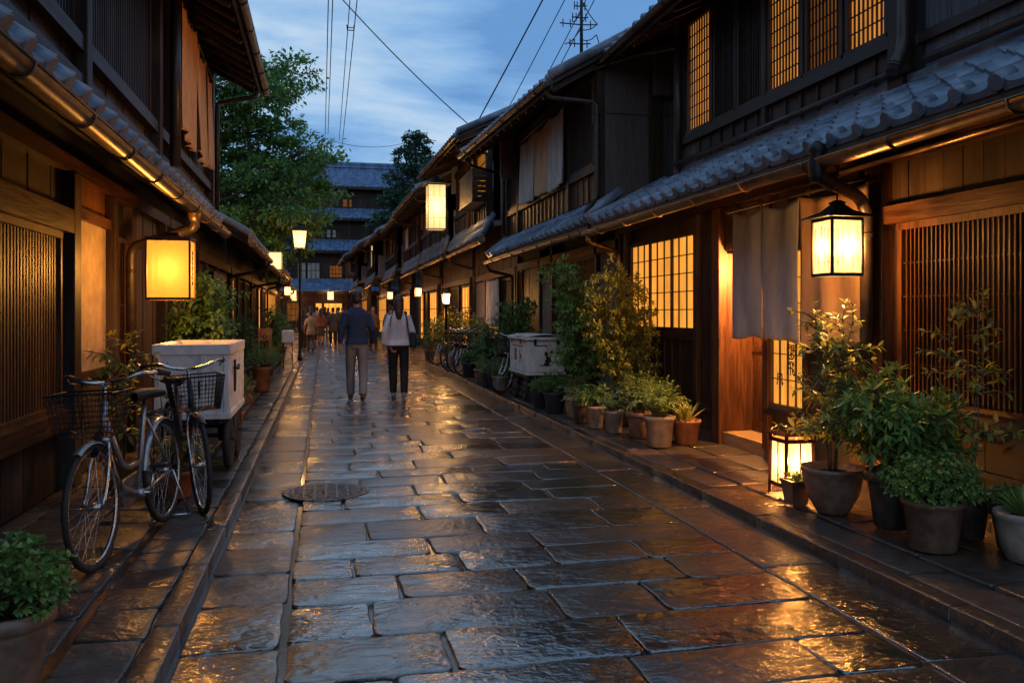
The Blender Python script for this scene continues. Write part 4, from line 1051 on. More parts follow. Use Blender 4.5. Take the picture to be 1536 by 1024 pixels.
# row of mid pots
rowp = [
 ('little spiky plant in an orange terracotta pot, last pot before the wooden post', 3.68, 8.05, .155, .25, 'plain', 'terra', 'spike', 'lf_olive', .50, .16, 34),
 ('feathery arching fern in a pale clay pot, next to the terracotta one', 3.34, 7.95, .165, .31, 'plain', 'clay', 'fern', 'lf_bright', .78, .34, 60),
 ('arching fern in a brown pot, third pot back from the terracotta one', 3.36, 8.55, .15, .28, 'bell', 'potb', 'fern', 'lf_green', .84, .33, 50),
 ('small low fern in a clay pot, fourth back from the terracotta one', 3.22, 8.98, .12, .25, 'plain', 'clay', 'fern', 'lf_bright', .52, .2, 30),
 ('soft green low plant in a cream pot beneath the tall golden shrub', 3.14, 9.40, .12, .26, 'plain', 'clay', 'bush', 'lf_green', .55, .2, 16),
 ('drooping plant in a square-shouldered dark pot under the golden shrub', 3.12, 9.88, .13, .25, 'bell', 'potd', 'fern', 'lf_green', .50, .24, 34),
 ('fluffy green plant in a pale clay pot beneath the tall leafy shrub', 3.18, 10.35, .15, .28, 'bell', 'clay', 'fern', 'lf_green', .62, .28, 40),
 ('rounded grey-green cushion plant in a black pot right beside the white cart', 3.08, 10.95, .16, .28, 'plain', 'potg', 'ball', 'lf_dark', .62, .22, 150),
 ('small plant in a black pot touching the cart wheel', 3.04, 11.6, .13, .25, 'plain', 'potg', 'ball', 'lf_green', .48, .16, 90)]
for i, (lb, x, y, r, h, k, pm, f, lm, H, W, n) in enumerate(rowp): plant(lb, x, y, r, h, k, pm, f, lm, H, W, 10+i, group=RP, n=n)
plant('tall golden-green shrub with arching shoots, in front of the grey plaster strip', 3.62, 9.7, .17, .30, 'bell', 'potd', 'shrub', 'lf_olive', 2.0, .46, 20, group=RP, n=13, L0=.07, dens=60, lean=(-.05,0))
plant('tall dense leafy green shrub standing behind the white cart', 3.52, 10.9, .18, .32, 'bell', 'potd', 'shrub', 'lf_green', 2.12, .52, 21, group=RP, n=15, L0=.06, dens=75, lean=(-.1,.1))
plant('dark bushy shrub beyond the white cart, by the plank door', 3.45, 15.0, .17, .3, 'bell', 'potd', 'shrub', 'lf_dark', 1.75, .46, 22, group=RP, n=12, L0=.07, dens=55)
plant('rounded dark shrub between the cart and the parked bicycles', 3.2, 16.6, .17, .3, 'bell', 'potd', 'shrub', 'lf_dark', 1.25, .42, 23, group=RP, n=12, L0=.065, dens=55)
far_pots = [
 ('green clump in a squat pot just past the white cart', 3.0, 14.2, .15, .26, 'plain', 'clay', 'ball', 'lf_green', .6, .2),
 ('low green plant in a grey pot, second pot past the cart', 2.98, 15.1, .16, .28, 'plain', 'potg', 'ball', 'lf_green', .58, .24),
 ('fine-leaved green plant in a brown pot, third past the cart', 2.98, 15.9, .14, .28, 'bell', 'potb', 'fern', 'lf_bright', .6, .26),
 ('plant in a dark pot next to the first parked bicycle wheel', 3.0, 17.4, .16, .32, 'plain', 'potg', 'bush', 'lf_dark', .6, .16)]
for i, (lb, x, y, r, h, k, pm, f, lm, H, W) in enumerate(far_pots): plant(lb, x, y, r, h, k, pm, f, lm, H, W, 40+i, group=RP, n=60 if f == 'ball' else 22)
plant('golden bush glowing under the small post lantern', 3.3, 21.3, .18, .3, 'bell', 'potd', 'shrub', 'lf_olive', 1.7, .5, 50, group=RP, n=9, L0=.07, dens=26)
plant('golden-leaved bush behind the bicycles, nearer than the post lantern', 3.45, 19.2, .18, .3, 'bell', 'potd', 'shrub', 'lf_olive', 1.45, .42, 51, group=RP, n=8, L0=.07, dens=26)
plant('green bush far along the right pavement beside the white-topped walker', 3.0, 24.0, .18, .3, 'bell', 'potd', 'shrub', 'lf_green', 1.3, .45, 52, group=RP, n=8, L0=.07, dens=24)
# left side
plant('leafy young shrub in a brown pot in the bottom left corner', -1.10, 3.30, .155, .30, 'bell', 'potb', 'ball', 'lf_green', .60, .20, 60, group=LP_, n=170, L0=.042, dens=46)
plant('empty-looking clay pot with a low sprout, tucked behind the corner shrub pot', -1.26, 3.62, .14, .27, 'bell', 'potb', 'spike', 'lf_green', .34, .08, 61, group=LP_, n=8)
plant('sparse yellowing shrub rising behind the bicycle saddle', -1.52, 6.95, .14, .22, 'plain', 'terra', 'tree', 'lf_olive', 1.28, .30, 62, group=LP_, n=4, L0=.085, dens=20)
plant('low scruffy plant in a terracotta trough between the two left bicycles', -1.08, 6.55, .17, .20, 'plain', 'terra', 'bush', 'lf_olive', .52, .22, 63, group=LP_, n=16, L0=.07)
plant('tall dark leafy shrub behind the white box cart under the amber lantern', -1.36, 9.45, .18, .3, 'bell', 'potd', 'shrub', 'lf_green', 1.92, .42, 64, group=LP_, n=14, L0=.09, dens=50, lean=(.12,0))
plant('cascading yellow-green bush just beyond the white box cart', -1.02, 9.95, .15, .24, 'bell', 'terra', 'bush', 'lf_bright', .92, .24, 65, group=LP_, n=34, L0=.06, dens=50)
plant('hanging green foliage against the wall past the left cart', -1.35, 10.9, .16, .3, 'bell', 'potd', 'shrub', 'lf_green', 1.35, .34, 66, group=LP_, n=10, L0=.07, dens=55)
plant('small plant with yellow blooms in a terracotta pot on the left pavement', -1.15, 13.2, .15, .26, 'plain', 'terra', 'ball', 'lf_olive', .46, .17, 67, group=LP_, n=50)
plant('round silvery-green bush in a tall terracotta pot on the left pavement', -1.05, 15.2, .18, .42, 'plain', 'terra', 'ball', 'lf_bright', .86, .30, 68, group=LP_, n=120)
plant('low yellow-green hedge plant beyond the menu board', -1.2, 18.6, .2, .28, 'plain', 'potd', 'ball', 'lf_olive', .85, .38, 69, group=LP_, n=120)
plant('dark bushy plant against the left shop wall behind the menu board', -1.55, 17.2, .18, .3, 'bell', 'potd', 'shrub', 'lf_dark', 1.5, .38, 70, group=LP_, n=8, L0=.06, dens=26)
plant('climbing green shrub at the foot of the street lamp', -1.2, 22.5, .2, .3, 'bell', 'potd', 'shrub', 'lf_green', 1.6, .5, 71, group=LP_, n=9, L0=.08, dens=22)
plant('green bush past the street lamp beside the lit shop', -1.3, 27.0, .2, .3, 'bell', 'potd', 'shrub', 'lf_dark', 1.5, .5, 72, group=LP_, n=8, L0=.09, dens=20)

# ------------------------------------------------------------------ trees
def tree(label, name, base, trunk, clumps, lm, leafL, per, m='bark', tr=.28, seed=1, flatz=.5):
    rnd = random.Random(seed); nr = np.random.default_rng(seed)
    t = thing(name, label, 'tree', base)
    mb = MB(); k = len(trunk); mb.tube(trunk, [tr*(1-.75*i/(k-1)) for i in range(k)], 12); tk = mb.build('trunk', M[m], t)
    mb = MB(); P = []; D = []; Nn = []; Ls = []
    for (c, rx) in clumps:
        c = Vector(c); i = min(range(k), key=lambda q: (Vector(trunk[q])-c).length + (2 if trunk[q][2] > c.z else 0)); p = Vector(trunk[i])
        mb.tube(curve_pts(p, c, -.15, 5, .12, rnd), [.07,.055,.045,.035,.025,.012], 6)
        for q in range(5):
            e = c + Vector((rnd.uniform(-1,1), rnd.uniform(-1,1), rnd.uniform(-.5,.5)))*rx*.8
            mb.tube([c.lerp(p,.2), c.lerp(e,.5)+Vector((0,0,.05)), e], [.02,.013,.006], 4)
        n = int(per*rx*rx)
        u = nr.normal(size=(n,3)); u /= np.linalg.norm(u,axis=1,keepdims=True); rad = nr.uniform(.35,1.05,n)**.6
        # sub-clusters give tufted edges
        nt = max(6, int(14*rx)); cen = nr.normal(size=(nt,3)); cen /= np.linalg.norm(cen,axis=1,keepdims=True); cen *= nr.uniform(.45,1.0,(nt,1))
        pick = nr.integers(0, nt, n)
        pos = cen[pick] + nr.normal(size=(n,3))*.17
        pos *= np.array([1,1,flatz]); pos *= rx; pos += np.array(c)
        P.append(pos); d = pos-np.array(c); d /= np.linalg.norm(d,axis=1,keepdims=True)+1e-6
        D.append(d*.8 + nr.normal(size=(n,3))*.6 + np.array([0,0,-.15])); Nn.append(nr.normal(size=(n,3))*.45 + np.array([0,0,1])); Ls.append(nr.uniform(.6,1.3,n)*leafL)
    mb.build('limb', M[m], t)
    P = np.concatenate(P); D = np.concatenate(D); Nn = np.concatenate(Nn); Ls = np.concatenate(Ls)
    leaf_obj('crown', P, D, Nn, Ls, Ls*.55, lm, t, simple=True)
    return t
rr = random.Random(5)
cl = []
# boughs in tiers; the street side reaches further the lower it is
for z_, xr, n in ((10.1,-2.1,4),(9.5,-1.6,5),(8.9,-.7,6),(8.4,-.1,6),(7.8,-.2,7),(7.1,-.1,8),(6.4,.55,9),(5.8,.65,9),(5.2,.45,11),(4.6,.35,12),(4.0,.1,12),(3.4,-.2,10),(2.9,-.5,7)):
    for i in range(n):
        f = (i+rr.uniform(.3,1.0))/n; R_ = rr.uniform(.7,1.1)*(1 if z_ < 9 else .75)
        cl.append(((-7.0 + (xr-R_*.8+7.0)*f, 26.6 + rr.uniform(-1.6,2.2)*(1-.4*f), z_+rr.uniform(-.25,.25)), R_))
tree('big spreading dark green tree overhanging the low left roofs', 'broadleaf_tree', (-6.6,27,0), [(-6.6,27,0),(-6.4,27,2),(-5.8,27,4),(-5.2,26.9,6.5),(-4.6,26.9,8.5),(-4,26.9,10.4)], cl, 'lf_tree', .15, 900, seed=4)
cl = []
for i in range(26):
    f = i/25; z_ = 13.9 - 9*f; R_ = .3 + 3.3*f**.8; a = i*2.4
    for q in range(2):
        cl.append(((6.3+cos(a+q*pi)*R_*.75, 58.4+sin(a+q*pi)*R_*.6, z_-.1*q), .65+.9*f))
tree('tall conical conifer rising behind the far right roofs', 'conifer_tree', (6.3,58.4,0), [(6.3,58.4,0),(6.3,58.4,5),(6.3,58.4,9),(6.3,58.4,13.9)], cl, 'lf_pine', .24, 420, seed=9, flatz=.45)
cl = [((-8+rr.uniform(-2.2,2.2), 44+rr.uniform(-2,2), rr.uniform(4,8.5)), rr.uniform(.9,1.5)) for _ in range(26)]
cl += [((-3.6+rr.uniform(-2.0,1.6), 46+rr.uniform(-2,2), rr.uniform(3.8,7.5)), rr.uniform(.7,1.2)) for _ in range(22)]
tree('second dark tree behind the far left houses, partly hidden by the big one', 'broadleaf_tree', (-6,45,0), [(-6,45,0),(-6,45,3),(-6,45,6),(-6,45,8)], cl, 'lf_tree', .24, 330, seed=14)

# ------------------------------------------------------------------ lanterns
def point(root, loc, power, r=.05, col=(1,.50,.16), name='bulb'):
    l = bpy.data.lights.new(name, 'POINT'); l.energy = power; l.shadow_soft_size = r; l.color = col
    o = bpy.data.objects.new(name, l); COL.objects.link(o); o.parent = root
    o.location = Vector(loc) - parent_world(root); return o
def strokes(root, polys, r, m='ink', name='writing'):
    mb = MB()
    for pl in polys: mb.tube(pl, r, 5)
    return mb.build(name, M[m], root)
def lantern(name, label, c, wx, wy, h, paper, power, roof='hip', frame='black', taper=1.0, rz=0, hang=None, group=None, col=(1,.50,.16), rad=.05, cat='lantern', rh=.1, over=.05, div=0):
    x, y, z = c      # bottom centre
    t = thing(name, label, cat, (x,y,z), 0, group)
    def corner(sx_, sy_, zz, e=0):
        k = 1 if zz > .5*h else taper
        return Vector((x+sx_*(wx/2*k+e), y+sy_*(wy/2*k+e), z+zz))
    mb = MB(); b = .010
    for sx_, sy_ in ((-1,-1),(1,-1),(1,1),(-1,1)): mb.beam(corner(sx_,sy_,0), corner(sx_,sy_,h), .016, .016)
    cs = ((-1,-1),(1,-1),(1,1),(-1,1))
    for zz in (0.0, h):
        for i in range(4): mb.beam(corner(*cs[i], zz), corner(*cs[(i+1)%4], zz), .018, .022)
    for q in range(div):
        zz = h*(q+1)/(div+1)
        for i in range(4):
            a = corner(*cs[i],0,.003).lerp(corner(*cs[i],h,.003), zz/h); b_ = corner(*cs[(i+1)%4],0,.003).lerp(corner(*cs[(i+1)%4],h,.003), zz/h); mb.beam(a, b_, .006, .006)
    if div:
        for i in range(4):
            for f in (.33,.66): mb.beam(corner(*cs[i],0,.003).lerp(corner(*cs[(i+1)%4],0,.003), f), corner(*cs[i],h,.003).lerp(corner(*cs[(i+1)%4],h,.003), f), .006, .006)
    mb.build('frame', M[frame], t)
    mb = MB()
    for i in range(4): mb.quad(corner(*cs[i],.008,-.003), corner(*cs[(i+1)%4],.008,-.003), corner(*cs[(i+1)%4],h-.008,-.003), corner(*cs[i],h-.008,-.003))
    if roof == 'open': pass
    mb.build('paper_shade', M[paper], t)
    mb = MB()
    if roof in ('hip', 'warm'):
        rings = [(over, h+.012), (over*.95, h+.022), (-.25*wx+over*.4, h+rh*.45), (-.36*wx, h+rh*.8), (-.34*wx, h+rh*.84), (-.30*wx, h+rh*.86), (-.42*wx, h+rh)]
        vs = []
        for e, zz in rings:
            for sx_, sy_ in cs: vs.append(Vector((x+sx_*max(.008, wx/2+e), y+sy_*max(.008, wy/2+e), z+zz + (0))))
        fs = [(i*4+k, i*4+(k+1)%4, (i+1)*4+(k+1)%4, (i+1)*4+k) for i in range(len(rings)-1) for k in range(4)] + [(3,2,1,0), tuple(range(len(vs)-4, len(vs)))]
        mb.add(vs, fs)
    else:
        mb.box(x-wx/2-.01, x+wx/2+.01, y-wy/2-.01, y+wy/2+.01, z+h+.012, z+h+.026)
    mb.build('cap', M['iron'] if roof == 'hip' else M['brown'] if roof == 'warm' else M['copper'], t)
    if hang: mb = MB(); mb.tube([(x,y,z+h+rh*.8), (x,y,hang)], .005, 6); mb.tube([(x+.02*cos(a),y,hang-.02+.02*sin(a)) for a in np.linspace(0,6.2,9)], .004, 5); mb.build('hanging_wire', M['iron'], t)
    point(t, (x,y,z+h*.5), power, rad, col)
    return t
# near right hanging lantern
LR = lantern('hanging_lantern', 'white-glowing roofed lantern with leaf marks hanging before the tan curtain, near right', (3.53,5.22,1.67), .235, .235, .385, 'paperw', 115, hang=2.46, rh=.14, over=.06, rad=.045)
x0 = 3.53-.1195; pl = []
for i, yy in enumerate((-.075,-.035,.005,.045,.08)):
    for (zb, hh) in ((.23, .09), (.05, .10)):
      if (i*2+int(zb*100)) % 5 != 4:
        zc = 1.67+zb+.01*((i*7) % 3); a = x0
        pl.append([(a, 5.22+yy, zc), (a, 5.22+yy+.004, zc+.03), (a, 5.22+yy+.010, zc+.055), (a, 5.22+yy, zc+hh), (a, 5.22+yy-.008, zc+.055), (a, 5.22+yy-.003, zc+.03)])
        pl.append([(3.53+yy, 5.22-.1195, zc), (3.53+yy+.004, 5.22-.1195, zc+.03), (3.53+yy+.010, 5.22-.1195, zc+.055), (3.53+yy, 5.22-.1195, zc+hh), (3.53+yy-.008, 5.22-.1195, zc+.055), (3.53+yy-.003, 5.22-.1195, zc+.03)])
for q in pl: strokes(LR, [q], .0022, 'ink', 'leaf_mark')
# left amber lantern
LL = lantern('hanging_lantern', 'large amber paper lantern hanging under the left copper gutter', (-1.33,7.95,1.53), .36, .30, .52, 'paper', 125, roof='warm', frame='brown', hang=2.5, rh=.075, over=.012, col=(1,.50,.12), rad=.07)
xr = -1.33+.182; pl = []; rr = random.Random(2)
for q in range(7):
    zz = 1.95-.045*q
    pl.append([(xr, 7.93+rr.uniform(-.03,.02), zz), (xr, 7.96+rr.uniform(-.02,.02), zz-.012), (xr, 7.94+rr.uniform(-.02,.03), zz-.028)])
    pl.append([(xr, 7.95+rr.uniform(-.01,.01), zz+.01), (xr, 7.945, zz-.03)])
strokes(LL, pl, .004, 'ink', 'writing')
# floor lantern
FLn = thing('floor_lantern', 'glowing wooden floor lantern on short legs beside the entrance, near right', 'lantern', (3.42,5.62,.05))
bx, by = 3.42, 5.62; w2 = .115
mb = MB()
for sx_ in (-1,1):
    for sy_ in (-1,1): mb.beam((bx+sx_*w2, by+sy_*w2, .05), (bx+sx_*w2*.94, by+sy_*w2*.94, .50), .024, .024)
for zz in (.13, .46):
    for a, b in (((-1,-1),(1,-1)),((1,-1),(1,1)),((1,1),(-1,1)),((-1,1),(-1,-1))): mb.beam((bx+a[0]*w2, by+a[1]*w2, zz), (bx+b[0]*w2, by+b[1]*w2, zz), .020, .028)
for a, b in (((-1,-1),(1,-1)),((1,-1),(1,1)),((1,1),(-1,1)),((-1,1),(-1,-1))): mb.beam((bx+(a[0]+b[0])/2*w2, by+(a[1]+b[1])/2*w2, .13), (bx+(a[0]+b[0])/2*w2, by+(a[1]+b[1])/2*w2, .46), .008, .008)
mb.build('frame', M['brown'], FLn)
mb = MB(); k = w2*.93; q = [(bx-k,by-k),(bx+k,by-k),(bx+k,by+k),(bx-k,by+k)]
for i in range(4): mb.quad((*q[i],.145), (*q[(i+1)%4],.145), (*q[(i+1)%4],.45), (*q[i],.45))
mb.build('paper_shade', M['paperw'], FLn)
mb = MB(); mb.box(bx-w2-.03,bx+w2+.03,by-w2-.03,by+w2+.03,.50,.512)
for k2 in range(5): mb.box(bx-w2-.02,bx+w2+.02,by-w2+.058*k2-.012,by-w2+.058*k2+.006,.512,.520)
mb.box(bx-.05,bx+.05,by-.05,by+.05,.52,.535); mb.build('lid', M['brown'], FLn)
point(FLn, (bx,by,.30), 120, .04, (1,.45,.12))
# box lanterns on the right facades
lantern('box_lantern', 'tall bright paper box lantern projecting from the upper storey, midway on the right', (2.62,19.8,3.40), .42, .42, 1.05, 'glow_far', 170, roof='hip', frame='wood', rh=.22, over=.12, div=3, rad=.12, col=(1,.6,.25))
lantern('box_lantern', 'smaller distant paper box lantern on the right facades', (2.55,42,3.70), .46, .46, 1.05, 'glow_far', 110, roof='hip', frame='wood', rh=.2, over=.12, div=2, rad=.12, col=(1,.6,.25))
# small post lantern and others
def post_lamp(name, label, x, y, zt, w_, h, paper, power, mat_='iron', taper=.72):
    t = lantern(name, label, (x,y,zt), w_, w_, h, paper, power, rh=h*.42, over=.05, taper=taper, rad=.08, cat='street lamp', col=(1,.58,.24))
    mb = MB(); mb.lathe((x,y,.03), [(.07,0),(.075,.1),(.045,.16),(.036,.5),(.032,zt-.12),(.05,zt-.10),(.05,zt-.06),(.09,zt-.04)], 12); mb.build('pole', M[mat_], t)
    return t
post_lamp('street_lamp', 'old-fashioned four-sided street lamp on a slim iron pole, left side in front of the tree', -.655, 24.6, 3.26, .42, .50, 'glow_far', 120)
post_lamp('street_lamp', 'short lamp post among golden bushes on the right pavement', 2.98, 20.6, 1.62, .20, .28, 'glow_far', 150)
lantern('box_lantern', 'square white lantern box jutting from the left shop eave, under the street lamp', (-1.12, 20.4, 2.42), .34, .34, .42, 'glow_far', 70, roof='flat', frame='wood', rad=.09, col=(1,.6,.25))
FL = 'small lanterns glowing far down the lane'
for i, (lb, x, y, z, s_) in enumerate((
  ('round-glow lantern by the far left shop eave', -1.25, 31, 2.05, .28), ('little lantern hung at the last left eave', -1.35, 40, 2.1, .34),
  ('lantern hung at the end building, left of its bright doorway', -2.0, 60.8, 2.3, .42), ('wide bright lantern over the doorway of the end building', .5, 60.6, 2.35, .55),
  ('lantern under the right eaves halfway down', 3.0, 27.0, 1.95, .25), ('lantern under the far right eaves, before the narrowing', 2.75, 35.5, 2.0, .28),
  ('lantern at the last right-hand eave', 1.9, 47.5, 2.05, .34), ('orange lantern on the middle floor of the end building', 2.9, 62.7, 4.3, .4))):
    lantern('small_lantern', lb, (x,y,z), s_*.8, s_*.8, s_*1.1, 'glow_far', 95 if y < 45 else 150, roof='hip', frame='copper', rh=.08, over=.03, hang=z+s_*1.1+.3, group=FL, rad=.1, col=(1,.5,.18))
# wall lamp glow by house C lit cloth
# entrance ceiling lamp behind the curtain
t = thing('ceiling_lamp', 'round entrance lamp lighting the red-brown door behind the curtain', 'lamp', (4.27,7.5,1.98))
mb = MB(); mb.lathe((4.27,7.5,1.93), [(.02,0),(.05,.015),(.06,.04),(.05,.07),(.03,.09)], 14); mb.build('globe', M['paperw'], t)
mb = MB(); mb.lathe((4.27,7.5,2.0), [(.05,0),(.05,.02)], 14); mb.build('ceiling_rose', M['iron'], t)
point(t, (4.20,7.5,1.86), 300, .04, (1,.45,.12))

# ------------------------------------------------------------------ cloths
def hung_cloth(root, name, side, X, s0, s1, z0, z1, m, folds=5, amp=.02, seed=0, sag=.03, pinch=None, bot=.02, thick=.0):
    rnd = random.Random(seed); nx_, nz = 40, 26; ph = [rnd.uniform(0,6) for _ in range(4)]
    P = []
    for i in range(nz+1):
        v = i/nz; row = []
        for j in range(nx_+1):
            u = j/nx_; y_ = s0+(s1-s0)*u
            top = z1 - sag*4*u*(1-u) if pinch is None else z1 - sag*abs(sin(pi*u*pinch))
            b_ = z0 + bot*sin(3.3*u+ph[0]) + bot*.4*sin(9*u+ph[1])
            zz = top + (b_-top)*v
            o = amp*(.35+.65*v)*sin(2*pi*folds*u+ph[2]+.7*sin(3*v+ph[3])) + amp*.5*sin(2*pi*folds*1.7*u+ph[1]+1.2*v) + amp*.5*v*sin(4*u+ph[0])
            row.append((X - side*(o), y_ + .012*sin(5*v+ph[1])*(1 if 0 < j < nx_ else .6), zz))
        P.append(row)
    mb = MB(); mb.grid(P); o = mb.build(name, M[m], root)
    md = o.modifiers.new('solid', 'SOLIDIFY'); md.thickness = .003
    return o
t = thing('entrance_curtain', 'split grey and tan linen entrance curtain hung across the near right doorway', 'curtain', (3.90,6.5,2.4))
mb = MB(); mb.tube([(3.92,5.35,2.40),(3.92,7.62,2.40)], .014, 8)
for yy in (5.42, 6.18, 6.92, 7.55): mb.tube([(3.92+.022*cos(a), yy, 2.40+.028*sin(a)) for a in np.linspace(0,6.3,10)], .004, 5)
mb.build('rod', M['wood'], t)
hung_cloth(t, 'curtain_panel', 1, 3.92, 6.95, 7.50, 1.16, 2.38, 'noren', .8, .014, 1, .05)
hung_cloth(t, 'curtain_panel', 1, 3.92, 6.34, 6.93, 1.15, 2.38, 'noren', .9, .015, 2, .05)
o = hung_cloth(t, 'curtain_panel', 1, 3.93, 5.42, 6.34, 1.14, 2.38, 'norent', 1.6, .024, 3, .05); o['label'] = 'wide tan curtain panel behind the lantern'
t = thing('hanging_cloth', 'three pale linen cloths drying outside the upper windows of the second right-hand house', 'cloth', (3.66,14,4.6))
hung_cloth(t, 'cloth_panel', 1, 3.66, 12.5, 13.42, 3.42, 4.66, 'linen', 4, .02, 4, .08)
hung_cloth(t, 'cloth_panel', 1, 3.66, 13.46, 14.4, 3.46, 4.64, 'norent', 3, .02, 5, .08)
hung_cloth(t, 'cloth_panel', 1, 3.66, 14.44, 15.5, 3.44, 4.62, 'linen', 3, .02, 6, .06)
mb = MB(); mb.tube([(3.67,12.4,4.67),(3.67,15.6,4.65)], .012, 6); mb.build('rod', M['wood'], t)
t = thing('hanging_cloth', 'ochre cloths hanging from the upper floor of the near left house', 'cloth', (-1.53,11,4.9))
hung_cloth(t, 'cloth_panel', -1, -1.55, 9.95, 11.0, 3.42, 4.92, 'orange_cloth', 4, .03, 7, .12, bot=.05)
hung_cloth(t, 'cloth_panel', -1, -1.55, 11.05, 11.9, 3.40, 4.80, 'orange_cloth', 3, .03, 8, .12, bot=.05)
hung_cloth(t, 'cloth_panel', -1, -1.55, 11.95, 12.6, 3.48, 4.72, 'orange_cloth', 2, .03, 9, .1, bot=.04)
mb = MB(); mb.tube([(-1.56,9.8,4.93),(-1.56,12.7,4.76)], .014, 6); mb.build('rod', M['wood'], t)
t = thing('shop_curtain', 'white lit curtain hung at the shop front beyond the post lantern, right side', 'curtain', (3.95,20,2.2))
hung_cloth(t, 'curtain_panel', 1, 3.93, 18.8, 20.2, 1.1, 2.2, 'linen', 5, .03, 10)
mb = MB(); mb.tube([(3.93,18.7,2.21),(3.93,20.3,2.21)], .012, 6); mb.build('rod', M['wood'], t)
t = thing('shop_curtain', 'pinkish shop curtain on the left beyond the plants', 'curtain', (-1.85,16.3,2.1))
hung_cloth(t, 'curtain_panel', -1, -1.86, 15.4, 17.0, .95, 2.15, 'linen', 6, .03, 11)
mb = MB(); mb.tube([(-1.86,15.3,2.16),(-1.86,17.1,2.16)], .012, 6); mb.build('rod', M['wood'], t)

# writing on the entrance window
def text_mesh(root, s_, loc, size, m, rot, name='writing', ext=.001):
    cu = bpy.data.curves.new('writing', 'FONT'); cu.body = s_; cu.size = size; cu.align_x = 'CENTER'; cu.extrude = ext; cu.offset = size*.012
    o = bpy.data.objects.new('tmp', cu); COL.objects.link(o)
    me = bpy.data.meshes.new_from_object(o.evaluated_get(bpy.context.evaluated_depsgraph_get()))
    bpy.data.objects.remove(o)
    me.materials.clear(); me.materials.append(M[m]); o = bpy.data.objects.new(name, me); COL.objects.link(o)
    o.parent = root; o.location = Vector(loc)-parent_world(root); o.rotation_euler = rot
    return o
RR = (radians(90), 0, radians(-90))
for s_, yy, zz, sz in (('懇', 6.68, 1.00, .15), ('飛', 6.68, .86, .14), ('風', 6.86, .76, .12)):
    text_mesh(A_, s_, (4.054, yy, zz), sz, 'ink', RR)

